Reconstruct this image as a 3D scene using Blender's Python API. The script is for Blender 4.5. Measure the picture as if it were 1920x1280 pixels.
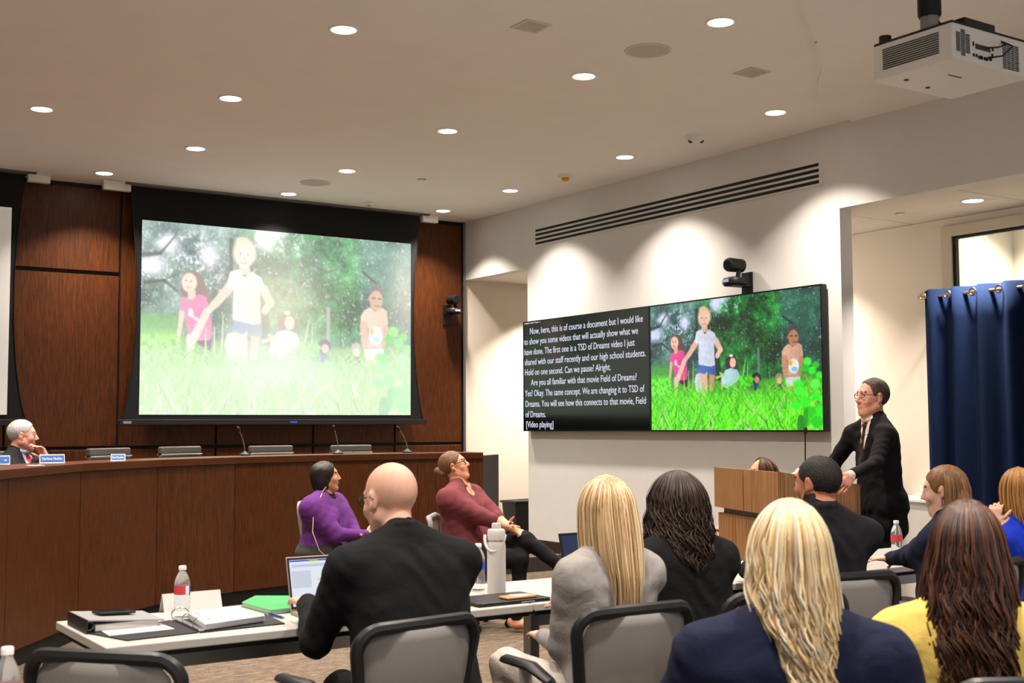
import bpy, bmesh, math, random
import numpy as np
from mathutils import Vector, Matrix
for _o in list(bpy.data.objects): bpy.data.objects.remove(_o)
random.seed(7); NR = np.random.RandomState(5)
SC = bpy.context.scene; COL = SC.collection
# ------------------------------------------------------------------ camera
F_PX, YAW, PIT, ROL, CAM_H = 2297.5, 0.589415, 0.0687817, -0.0039671, 1.5
_cy, _sy = math.cos(YAW), math.sin(YAW)
FW = np.array([_sy*math.cos(PIT), _cy*math.cos(PIT), math.sin(PIT)])
_rt = np.array([_cy, -_sy, 0.0]); _up = np.cross(_rt, FW)
RT = math.cos(ROL)*_rt + math.sin(ROL)*_up
UP = -math.sin(ROL)*_rt + math.cos(ROL)*_up
CAM = np.array([0, 0, CAM_H])
cd = bpy.data.cameras.new('camera'); cam = bpy.data.objects.new('camera', cd); COL.objects.link(cam)
m4 = np.eye(4); m4[:3, 0] = RT; m4[:3, 1] = UP; m4[:3, 2] = -FW; m4[:3, 3] = CAM
cam.matrix_world = Matrix(m4.tolist())
cd.sensor_width = 36; cd.lens = F_PX*36/1920; cd.clip_start = 0.05
cd.dof.use_dof = True; cd.dof.focus_distance = 9.0; cd.dof.aperture_fstop = 5.6
SC.camera = cam
# ------------------------------------------------------------------ world, exposure
w = bpy.data.worlds.new('world'); SC.world = w; w.use_nodes = True
w.node_tree.nodes['Background'].inputs[0].default_value = (0.86, 0.93, 1.0, 1)
w.node_tree.nodes['Background'].inputs[1].default_value = WORLD_STRENGTH = 1.8
SC.view_settings.view_transform = 'Standard'; SC.view_settings.look = 'None'
SC.cycles.max_bounces = 8; SC.cycles.diffuse_bounces = 3; SC.cycles.glossy_bounces = 3; SC.cycles.transmission_bounces = 6; SC.cycles.transparent_max_bounces = 8
SC.view_settings.exposure = 0.0; SC.view_settings.gamma = 1.0; SC.view_settings.use_curve_mapping = False
LAMP_W = 41.0; LAMP_COL = (1.0, 0.885, 0.785)

def ray(x, y): return FW + (x-960)/F_PX*RT - (y-640)/F_PX*UP
def onz(x, y, z): r = ray(x, y); return CAM + r*((z-CAM_H)/r[2])
def onx(x, y, X): r = ray(x, y); return CAM + r*(X/r[0])
def ony(x, y, Y): r = ray(x, y); return CAM + r*(Y/r[1])
def ond(x, y, d): return CAM + ray(x, y)*d

# ------------------------------------------------------------------ materials
def lin(c):
    if isinstance(c, str):
        c = c.lstrip('#'); c = [int(c[i:i+2], 16)/255 for i in (0, 2, 4)]
        return tuple((v/12.92 if v <= 0.04045 else ((v+0.055)/1.055)**2.4) for v in c)
    return tuple(c)
class NT:
    def __init__(s, name):
        s.m = bpy.data.materials.new(name); s.m.use_nodes = True; s.t = s.m.node_tree
        s.b = s.t.nodes['Principled BSDF']; s.out = s.t.nodes['Material Output']
    def n(s, t, **kw):
        nd = s.t.nodes.new(t)
        for k, v in kw.items():
            if k.startswith('i_'): nd.inputs[k[2:].replace('_', ' ')].default_value = v
            else: setattr(nd, k, v)
        return nd
    def l(s, a, b): s.t.links.new(a, b)
MATS = {}
def mat(name, col, rough=0.6, metal=0.0, noise=0.0, scale=20.0, bump=0.0, bscale=None, stretch=(1, 1, 1), spec=0.5,
        trans=0.0, ior=1.45, emit=None, estr=0.0, alpha=1.0, bdist=0.01, sheen=0.0, coat=0.0, sss=0.0):
    if name in MATS: return MATS[name]
    q = NT(name); b = q.b; c = lin(col)
    b.inputs['Base Color'].default_value = (*c, 1); b.inputs['Roughness'].default_value = rough
    b.inputs['Metallic'].default_value = metal; b.inputs['Specular IOR Level'].default_value = spec
    b.inputs['Transmission Weight'].default_value = trans; b.inputs['IOR'].default_value = ior
    b.inputs['Alpha'].default_value = alpha; b.inputs['Sheen Weight'].default_value = sheen
    b.inputs['Coat Weight'].default_value = coat
    if sss: b.inputs['Subsurface Weight'].default_value = sss; b.inputs['Subsurface Radius'].default_value = (0.01, 0.004, 0.002)
    if emit: b.inputs['Emission Color'].default_value = (*lin(emit), 1); b.inputs['Emission Strength'].default_value = estr
    if noise or bump:
        tc = q.n('ShaderNodeTexCoord'); mp = q.n('ShaderNodeMapping'); mp.inputs['Scale'].default_value = stretch
        q.l(tc.outputs['Object'], mp.inputs['Vector'])
    if noise:
        nz = q.n('ShaderNodeTexNoise'); nz.inputs['Scale'].default_value = scale; nz.inputs['Detail'].default_value = 6
        q.l(mp.outputs[0], nz.inputs['Vector'])
        rp = q.n('ShaderNodeValToRGB'); rp.color_ramp.elements[0].position = 0.3; rp.color_ramp.elements[1].position = 0.7
        rp.color_ramp.elements[0].color = (*[v*(1-noise) for v in c], 1); rp.color_ramp.elements[1].color = (*[min(1, v*(1+noise)) for v in c], 1)
        q.l(nz.outputs['Fac'], rp.inputs[0]); q.l(rp.outputs[0], b.inputs['Base Color'])
    if bump:
        n2 = q.n('ShaderNodeTexNoise'); n2.inputs['Scale'].default_value = bscale or scale; n2.inputs['Detail'].default_value = 4
        q.l(mp.outputs[0], n2.inputs['Vector'])
        bp = q.n('ShaderNodeBump'); bp.inputs['Strength'].default_value = bump; bp.inputs['Distance'].default_value = bdist
        q.l(n2.outputs['Fac'], bp.inputs['Height']); q.l(bp.outputs[0], b.inputs['Normal'])
    MATS[name] = q.m; return q.m
def wood(name, dark, light, axis_scale=(30, 30, 1.2), rough=0.45, freq=6.0):
    q = NT(name); tc = q.n('ShaderNodeTexCoord'); mp = q.n('ShaderNodeMapping'); mp.inputs['Scale'].default_value = axis_scale
    oi = q.n('ShaderNodeObjectInfo'); va = q.n('ShaderNodeVectorMath', operation='ADD')
    mu = q.n('ShaderNodeMath', operation='MULTIPLY'); mu.inputs[1].default_value = 37.0
    q.l(oi.outputs['Random'], mu.inputs[0]); q.l(tc.outputs['Object'], va.inputs[0]); q.l(mu.outputs[0], va.inputs[1])
    q.l(va.outputs[0], mp.inputs['Vector'])
    nz = q.n('ShaderNodeTexNoise'); nz.inputs['Scale'].default_value = freq; nz.inputs['Detail'].default_value = 8; nz.inputs['Roughness'].default_value = 0.65
    q.l(mp.outputs[0], nz.inputs['Vector'])
    rp = q.n('ShaderNodeValToRGB'); rp.color_ramp.elements[0].position = 0.32; rp.color_ramp.elements[1].position = 0.7
    rp.color_ramp.elements[0].color = (*lin(dark), 1); rp.color_ramp.elements[1].color = (*lin(light), 1)
    q.l(nz.outputs['Fac'], rp.inputs[0]); q.l(rp.outputs[0], q.b.inputs['Base Color'])
    bp = q.n('ShaderNodeBump'); bp.inputs['Strength'].default_value = 0.08; bp.inputs['Distance'].default_value = 0.004
    q.l(nz.outputs['Fac'], bp.inputs['Height']); q.l(bp.outputs[0], q.b.inputs['Normal'])
    q.b.inputs['Roughness'].default_value = rough; q.b.inputs['Specular IOR Level'].default_value = 0.28
    MATS[name] = q.m; return q.m
def emis(name, col, s):
    q = NT(name); e = q.n('ShaderNodeEmission'); e.inputs[0].default_value = (*lin(col), 1); e.inputs[1].default_value = s
    q.l(e.outputs[0], q.out.inputs[0]); MATS[name] = q.m; return q.m
M_WALL = mat('wall_paint', '#dcdad6', 0.85, noise=0.015, scale=6, bump=0.05, bscale=300)
M_CEIL = mat('ceiling_paint', '#f1ede8', 0.9, noise=0.015, scale=3, bump=0.04, bscale=200)
M_BEIGE = mat('beige_paint', '#e4dacb', 0.85, noise=0.015, scale=5)
M_WOOD = wood('dark_walnut_veneer', '#281204', '#66340f', (34, 34, 1.3), 0.42, 5)
M_WOODTOP = wood('dark_walnut_counter', '#301607', '#623010', (3, 34, 34), 0.35, 4)
M_ZEBRA = wood('striped_oak_veneer', '#6b4324', '#b98a5c', (60, 60, 0.7), 0.5, 3)
M_BLACK = mat('matte_black', '#0b0b0c', 0.6)
M_BLKPL = mat('black_plastic', '#111214', 0.45, bump=0.05, bscale=400)
M_BLKCLOTH = mat('black_screen_cloth', '#131415', 0.95)
M_WHITE = mat('white_plastic', '#e9e7e2', 0.4)
M_GREYPL = mat('grey_plastic', '#8f8d89', 0.5)
M_CHROME = mat('chrome', '#cfcfd2', 0.2, metal=1.0)
M_ALU = mat('brushed_aluminium', '#9fa1a4', 0.35, metal=1.0)
M_BRASS = mat('brass_rod', '#c9a96a', 0.3, metal=1.0)
M_TABLE = mat('white_laminate', '#bcb8b1', 0.35, noise=0.01, scale=10)
M_LEATHER = mat('dark_leather', '#55524e', 0.42, bump=0.12, bscale=160)
M_PAPER = mat('paper', '#d2d0cd', 0.8)
M_DKGREY = mat('dark_grey_carpet_panel', '#3c3936', 0.95, noise=0.25, scale=160, bump=0.2, bscale=300)

# ------------------------------------------------------------------ mesh builder
class MB:
    def __init__(s): s.v = []; s.f = []; s.mi = []; s.cur = 0
    def add(s, vs, fs):
        o = len(s.v); s.v += [tuple(map(float, p)) for p in vs]
        for f in fs: s.f.append(tuple(o+i for i in f)); s.mi.append(s.cur)
        return s
    def box(s, x0, x1, y0, y1, z0, z1):
        return s.add([(x0,y0,z0),(x1,y0,z0),(x1,y1,z0),(x0,y1,z0),(x0,y0,z1),(x1,y0,z1),(x1,y1,z1),(x0,y1,z1)],
                     [(0,3,2,1),(4,5,6,7),(0,1,5,4),(1,2,6,5),(2,3,7,6),(3,0,4,7)])
    def obox(s, c, ax, ay, az):   # oriented box: centre and half axes
        c, ax, ay, az = map(np.array, (c, ax, ay, az)); vs = []
        for k in (-1, 1):
            for i, j in ((-1,-1),(1,-1),(1,1),(-1,1)): vs.append(c+i*ax+j*ay+k*az)
        return s.add(vs, [(0,3,2,1),(4,5,6,7),(0,1,5,4),(1,2,6,5),(2,3,7,6),(3,0,4,7)])
    def prism(s, pts, z0, z1):
        n = len(pts); vs = [(x, y, z0) for x, y in pts]+[(x, y, z1) for x, y in pts]
        return s.add(vs, [tuple(range(n))[::-1], tuple(range(n, 2*n))]+[(i, (i+1) % n, n+(i+1) % n, n+i) for i in range(n)])
    def extr(s, pts3, d):          # closed 3-D outline swept along a vector
        n = len(pts3); d = np.array(d); vs = [np.array(p) for p in pts3]; vs += [p+d for p in vs]
        return s.add(vs, [tuple(range(n))[::-1], tuple(range(n, 2*n))]+[(i, (i+1) % n, n+(i+1) % n, n+i) for i in range(n)])
    def lathe(s, prof, n=24, c=(0, 0, 0), axis='z', cap=True):
        vs = []
        for r, h in prof:
            for k in range(n):
                a = 2*math.pi*k/n; p = (r*math.cos(a), r*math.sin(a), h)
                if axis == 'x': p = (p[2], p[0], p[1])
                if axis == 'y': p = (p[1], p[2], p[0])
                vs.append((p[0]+c[0], p[1]+c[1], p[2]+c[2]))
        fs = []
        for j in range(len(prof)-1):
            for k in range(n): fs.append((j*n+k, j*n+(k+1) % n, (j+1)*n+(k+1) % n, (j+1)*n+k))
        if cap: fs.append(tuple(range(n))[::-1]); fs.append(tuple((len(prof)-1)*n+k for k in range(n)))
        return s.add(vs, fs)
    def tube(s, path, r, n=8, closed=False, flat=1.0, upv=(0, 0, 1)):
        P = [np.array(p, float) for p in path]; m = len(P); rs = r if hasattr(r, '__len__') else [r]*m
        vs = []; u = np.array(upv, float)
        for i, p in enumerate(P):
            a = P[(i-1) % m] if (closed or i > 0) else P[i]; b = P[(i+1) % m] if (closed or i < m-1) else P[i]
            t = b-a; t = t/(np.linalg.norm(t)+1e-9)
            sd = np.cross(t, u)
            if np.linalg.norm(sd) < 1e-3: sd = np.cross(t, (0, 1, 0.01))
            sd /= np.linalg.norm(sd); w_ = np.cross(sd, t)
            for k in range(n):
                an = 2*math.pi*k/n; vs.append(p+rs[i]*(math.cos(an)*sd+flat*math.sin(an)*w_))
        fs = []
        for j in range(m if closed else m-1):
            for k in range(n): fs.append((j*n+k, j*n+(k+1) % n, ((j+1) % m)*n+(k+1) % n, ((j+1) % m)*n+k))
        if not closed: fs.append(tuple(range(n))[::-1]); fs.append(tuple((m-1)*n+k for k in range(n)))
        return s.add(vs, fs)
    def sphere(s, c, r, n=12, m=8):
        r = (r, r, r) if not hasattr(r, '__len__') else r
        vs = [(c[0], c[1], c[2]-r[2])]; fs = []
        for j in range(1, m):
            t = math.pi*j/m
            for k in range(n):
                a = 2*math.pi*k/n; vs.append((c[0]+r[0]*math.sin(t)*math.cos(a), c[1]+r[1]*math.sin(t)*math.sin(a), c[2]-r[2]*math.cos(t)))
        vs.append((c[0], c[1], c[2]+r[2])); e = len(vs)-1
        for k in range(n):
            fs.append((0, 1+(k+1) % n, 1+k)); fs.append((e, 1+(m-2)*n+k, 1+(m-2)*n+(k+1) % n))
            for j in range(m-2): fs.append((1+j*n+k, 1+j*n+(k+1) % n, 1+(j+1)*n+(k+1) % n, 1+(j+1)*n+k))
        return s.add(vs, fs)
    def mesh(s, name, mats, smooth=False):
        me = bpy.data.meshes.new(name); me.from_pydata(s.v, [], s.f)
        for m in (mats if isinstance(mats, (list, tuple)) else [mats]): me.materials.append(m)
        if any(s.mi): me.polygons.foreach_set('material_index', s.mi)
        if smooth: me.polygons.foreach_set('use_smooth', [True]*len(me.polygons)); me.set_sharp_from_angle(angle=math.radians(40))
        me.update(); return me
    def build(s, name, mats, parent=None, smooth=False, bevel=0.0, seg=2):
        o = bpy.data.objects.new(name, s.mesh(name, mats, smooth)); COL.objects.link(o)
        if parent is not None: o.parent = parent
        if bevel:
            b = o.modifiers.new('bevel', 'BEVEL'); b.width = bevel; b.segments = seg; b.limit_method = 'ANGLE'
        return o
def tag(o, label, cat=None, group=None, kind=None):
    if label: o['label'] = label
    if cat: o['category'] = cat
    if group: o['group'] = group
    if kind: o['kind'] = kind
    return o
def empty(name, loc, rz=0.0):
    o = bpy.data.objects.new(name, None); COL.objects.link(o); o.location = tuple(map(float, loc)); o.rotation_euler = (0, 0, rz)
    o.empty_display_size = 0.05; return o
def copy_tree(o, parent=None):
    c = o.copy(); COL.objects.link(c); c.parent = parent
    for ch in list(o.children): copy_tree(ch, c)
    return c
def struct(name, mb, m, label=None, parent=None, **kw):
    o = mb.build(name, m, parent, **kw)
    if parent is None: o['kind'] = 'structure'
    if label: o['label'] = label
    return o
def bx(*a): return MB().box(*a)

# ------------------------------------------------------------------ room shell
XR, YB, ZC, ZH = 7.68, 12.53, 3.95, 3.25
XL, YF = -4.2, -3.4
PLAT = 0.15
def carpet_mat():
    q = NT('brown_loop_carpet'); tc = q.n('ShaderNodeTexCoord')
    mp = q.n('ShaderNodeMapping'); mp.inputs['Scale'].default_value = (1.0, 3.2, 1); mp.inputs['Rotation'].default_value = (0, 0, 0.5)
    q.l(tc.outputs['Object'], mp.inputs['Vector'])
    a = q.n('ShaderNodeTexNoise'); a.inputs['Scale'].default_value = 9; a.inputs['Detail'].default_value = 10; a.inputs['Roughness'].default_value = 0.8
    q.l(mp.outputs[0], a.inputs['Vector'])
    b = q.n('ShaderNodeTexNoise'); b.inputs['Scale'].default_value = 190; b.inputs['Detail'].default_value = 2; q.l(tc.outputs['Object'], b.inputs['Vector'])
    mx = q.n('ShaderNodeMath', operation='ADD'); m2 = q.n('ShaderNodeMath', operation='MULTIPLY'); m2.inputs[1].default_value = 0.5
    q.l(a.outputs['Fac'], m2.inputs[0]); m3 = q.n('ShaderNodeMath', operation='MULTIPLY'); m3.inputs[1].default_value = 0.5; q.l(b.outputs['Fac'], m3.inputs[0])
    q.l(m2.outputs[0], mx.inputs[0]); q.l(m3.outputs[0], mx.inputs[1])
    rp = q.n('ShaderNodeValToRGB'); e = rp.color_ramp.elements; e[0].position = 0.38; e[0].color = (*lin('#1d1712'), 1); e[1].position = 0.62; e[1].color = (*lin('#9a8670'), 1)
    x = rp.color_ramp.elements.new(0.5); x.color = (*lin('#56483a'), 1)
    q.l(mx.outputs[0], rp.inputs[0]); q.l(rp.outputs[0], q.b.inputs['Base Color']); q.b.inputs['Roughness'].default_value = 1.0
    bp = q.n('ShaderNodeBump'); bp.inputs['Strength'].default_value = 0.5; bp.inputs['Distance'].default_value = 0.008
    q.l(mx.outputs[0], bp.inputs['Height']); q.l(bp.outputs[0], q.b.inputs['Normal']); return q.m
M_CARPET = carpet_mat()
struct('floor', bx(XL, 10.2, YF, 14.2, -0.1, 0), M_CARPET, 'brown streaked loop carpet floor')
pl = MB().prism([(-0.2, 12.53), (-0.2, 8.2), (1.3, 8.2), (2.2, 9.6), (3.2, 10.3), (4.3, 10.5), (10.2, 10.5), (10.2, 12.53)], 0, PLAT)
struct('floor_platform', pl, M_CARPET, 'carpeted raised platform behind the curved dais')
struct('trim_1', bx(6.42, 7.66, 10.485, 10.499, 0.005, PLAT-0.003), M_DKGREY, 'dark riser of the platform step')
struct('ceiling', bx(XL, XR+0.2, YF, YB+0.2, ZC, ZC+0.15), M_CEIL, 'off white plaster ceiling with recessed lights')
# lowered soffit with a rounded edge, right of the ceiling recess
cv = [(5.0, 4.55), (5.22, 4.80), (5.50, 5.02), (5.80, 5.22), (6.10, 5.45), (6.36, 5.68), (6.62, 5.95), (7.0, 6.3), (7.68, 6.55)]
struct('ceiling_soffit', MB().prism(cv+[(7.68, YF), (5.0, YF)], ZC-0.022, ZC), M_CEIL, 'slightly lowered ceiling soffit with curved edge')
# right wall with two openings (corridor by the corner, alcove on the right)
rw = MB(); T = 0.14
yD, yC = 11.17, 6.70
rw.box(XR, XR+T, yC, yD, 0, ZC); rw.box(XR, XR+T, YF, yC, ZH, ZC); rw.box(XR, XR+T, yD, YB, ZH, ZC); rw.box(XR, XR+T, YF, 2.0, 0, ZH)
struct('wall_right', rw, M_WALL, 'white side wall carrying the two wall displays')
struct('wall_back', bx(XL, XR, YB, YB+0.2, 0, ZC), M_BLACK, 'back wall clad in dark wood panels behind the dais')
struct('wall_corridor', bx(XR+0.001, 10.2, YB, YB+0.2, 0, ZH+0.1), M_BEIGE, 'beige corridor wall beyond the corner opening')
struct('ceiling_corridor', bx(XR+T, 10.2, 9.2, YB, ZH+0.012, ZH+0.1), M_CEIL)
struct('wall_corridor_end', bx(10.2, 10.35, 2.0, YB, 0, ZH+0.1), M_BEIGE)
wl = MB(); wl.box(XL-0.2, XL, YF, YB, 0, ZC)
struct('wall_left', wl, M_WALL)
# unseen wall behind the camera, with openings added so world light brightens the ceiling
wr = MB(); wr.box(XL, XR, YF-0.2, YF, 0, 0.9); wr.box(XL, XR, YF-0.2, YF, 2.9, ZC)
for x0, x1 in ((XL, -3.6), (-0.4, 0.0), (3.2, 3.6), (6.8, XR)): wr.box(x0, x1, YF-0.2, YF, 0.9, 2.9)
struct('wall_rear', wr, M_WALL)
# alcove on the right
XA = 8.86
aw = MB(); aw.box(XA, XA+0.14, 6.60, 9.2, 0, ZH); aw.box(XA, XA+0.14, 2.0, 6.60, 3.18, ZH); aw.box(XA, XA+0.14, 2.0, 6.60, 0, 0.12); 
struct('wall_alcove', aw, M_BEIGE, 'beige alcove wall beside the blue curtain')
struct('wall_alcove_end', MB().box(XR+T, XA, 9.0, 9.2, 0, ZH).box(XR+T, XA, 2.0, 2.2, 0, ZH), M_BEIGE)
ac = struct('ceiling_alcove', bx(XR+T, XA+0.14, 2.0, 9.2, ZH+0.02, ZH+0.12), M_CEIL, 'lower alcove ceiling of acoustic tiles')
ti = bx(-0.297, 0.297, -0.595, 0.595, 0, 0.016).mesh('tile', mat('acoustic_tile', '#ddd6cb', 0.95, noise=0.04, scale=180, bump=0.1, bscale=250))
for i in range(2):
    for j in range(6):
        o = bpy.data.objects.new('tile', ti); COL.objects.link(o); o.parent = ac; o.location = (XR+T+0.29+i*0.6, 2.7+j*1.2, ZH+0.003)
# glazed partition in the alcove wall
wf = MB(); wf.box(XA-0.03, XA+0.10, 6.50, 6.60, 0.12, 3.18); wf.box(XA-0.03, XA+0.10, 2.0, 6.50, 3.09, 3.18); wf.box(XA-0.03, XA+0.10, 2.0, 6.5, 0.12, 0.2); wf.box(XA-0.03, XA+0.1, 4.2, 4.28, 0.2, 3.09)
wn = struct('window_1', wf, mat('painted_frame', '#cfc5b2', 0.6), 'pale framed glass partition above the blue curtain')
gk = MB(); gk.box(XA-0.012, XA+0.03, 6.47, 6.50, 0.2, 3.09); gk.box(XA-0.012, XA+0.03, 4.28, 6.47, 3.065, 3.09); gk.build('gasket', M_BLACK, wn)
bx(XA+0.035, XA+0.043, 2.0, 4.2, 0.2, 3.09).build('pane', mat('partition_glass', '#f4f6f2', 0.03, trans=1.0, ior=1.1), wn)
bx(XA+0.035, XA+0.043, 4.28, 6.5, 0.2, 3.09).build('pane', mat('partition_glass', '#f4f6f2', 0.03, trans=1.0, ior=1.1), wn)
struct('wall_beyond_glass', MB().box(10.08, 10.18, 2.0, 6.75, 0, 3.69).box(XA+0.15, 10.18, 6.75, 6.85, 0, 3.69).box(XA+.02, XA+.14, 2.0, 6.85, ZH+.03, 3.8), mat('pale_office_paint', '#e8e4d6', 0.9))
struct('trim_2', MB().box(XR-0.016, XR-0.001, 10.57, 11.17, PLAT+0.001, PLAT+0.12), mat('dark_base', '#2a211a', 0.6), 'dark baseboard on the platform by the corridor')
struct('baseboard_right', bx(XR-0.014, XR-0.001, 6.7, 10.49, 0.001, 0.1), mat('grey_base', '#8b8781', 0.7))
struct('trim_3', bx(XR-0.035, XR-0.001, YB-0.05, YB-0.001, PLAT, ZC-0.001), M_ALU, 'thin metal corner trim between wood panels and white wall')
# wood panels on the back wall
PX_ = [-4.15, -2.3, -0.42, 0.55, 1.5, 2.49, 3.57, 4.6, 5.71, 6.73, 7.64]
gap = 0.022
wb = bpy.data.objects['wall_back']
for a, b in zip(PX_[:-1], PX_[1:]):
    rows = [(PLAT+0.02, 1.28), (1.315, 3.03), (3.07, ZC-0.05)] if b <= 3.6 else ([(PLAT+0.02, 1.28), (1.315, ZC-0.05)])
    for z0, z1 in rows:
        if abs(a-5.71) < .01 and z0 > 1.3: pass
        o = bx(-(b-a)/2+gap/2, (b-a)/2-gap/2, -0.03, 0, 0, z1-z0).build('panel', M_WOOD, wb, bevel=0.002, seg=1)
        o.location = ((a+b)/2, YB-0.004, z0)
# ------------------------------------------------------------------ downlights
lp = [(3.27, 6.75), (5.13, 5.37), (5.13, 6.75), (3.265, 8.65), (2.16, 9.735), (5.145, 8.645), (7.0, 6.73), (3.61, 10.4), (7.015, 8.62),
      (5.15, 10.54), (3.23, 11.9), (5.15, 11.925), (7.02, 10.52), (7.04, 11.93)]
M_LAMP = emis('lamp_diffuser', '#fff6ea', 14.0)
def downlight(x, y, z, watts, label, group, r=0.078, spread=106):
    t = empty('recessed_downlight', (x, y, z)); tag(t, label, 'ceiling light', group)
    MB().lathe([(r, 0.001), (r, -0.006), (r+0.012, -0.008), (r+0.02, -0.003), (r+0.02, 0.0)], 28, cap=False).build('trim_ring', M_WHITE, t, smooth=True)
    MB().lathe([(0.001, -0.0045), (r, -0.0045)], 28, cap=False).build('diffuser', M_LAMP, t)
    ld = bpy.data.lights.new('downlight_lamp', 'AREA'); ld.shape = 'DISK'; ld.size = 2*r*0.9; ld.energy = watts; ld.color = LAMP_COL; ld.spread = math.radians(spread)
    lo = bpy.data.objects.new('lamp', ld); COL.objects.link(lo); lo.parent = t; lo.location = (0, 0, -0.012)
    return t
nm = ['ceiling light in the column over the left of the room, nearest the camera', 'topmost ceiling light, just left of the white projector', 'ceiling light left of the pale square diffuser by the projector, centre column',
 'ceiling light in second row above the lit projection screen', 'leftmost ceiling light in view', 'ceiling light above the tall blond girl, right of centre in mid rows',
 'ceiling light closest to the strobe detector near the white wall', 'ceiling light above the gap left of the lit screen, third row', 'ceiling light between the two detectors along the white wall',
 'ceiling light just above the small round ceiling speaker', 'ceiling light by the white flap at the screen gap', 'ceiling light just above the lit screen border',
 'ceiling light left of the yellow detector near the white wall', 'ceiling light in the far corner above the wood panel camera']
for (x, y), n_ in zip(lp, nm): downlight(x, y, ZC, LAMP_W, n_, 'recessed lights in the main ceiling')
for x, y in [(3.27, 4.9), (1.4, 6.75), (1.4, 4.9), (1.0, 8.9), (6.6, 2.2), (3.27, 2.6), (1.4, 2.6), (-.6, 6.0), (4.2, .6), (1.0, .4), (-1.2, 3.2), (1.6, -1.6), (-2.2, 9.5)]:
    z_ = ZC-0.022 if x > 5.0 and y < 4.5 else ZC
    downlight(x, y, z_, LAMP_W*(.7 if 4.5 < y < 5.2 else 1.2), 'ceiling light out of view towards the back of the room', 'lights outside the view')
downlight(8.3, 5.9, ZH+0.001, LAMP_W*1.2, 'ceiling light in the tiled alcove ceiling above the curtain', 'alcove lights')
downlight(8.3, 8.0, ZH+0.001, LAMP_W*1.0, 'hidden ceiling light deep in the alcove', 'alcove lights')
downlight(8.75, 11.9, ZH+0.008, LAMP_W*1.8, 'ceiling light in the corridor beyond the corner', 'corridor light')
struct('ceiling_office', bx(XA+0.14, 10.2, 2.0, 6.85, 3.7, 3.8), M_CEIL)
downlight(9.45, 6.15, 3.7, LAMP_W*1.2, 'added unseen ceiling light in the office beyond the glass partition', 'added office lights')  # unseen lamps, added to brighten the room behind the glass
downlight(9.45, 4.3, 3.7, LAMP_W*1.2, 'second added unseen ceiling light in the office beyond the glass partition', 'added office lights')
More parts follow.
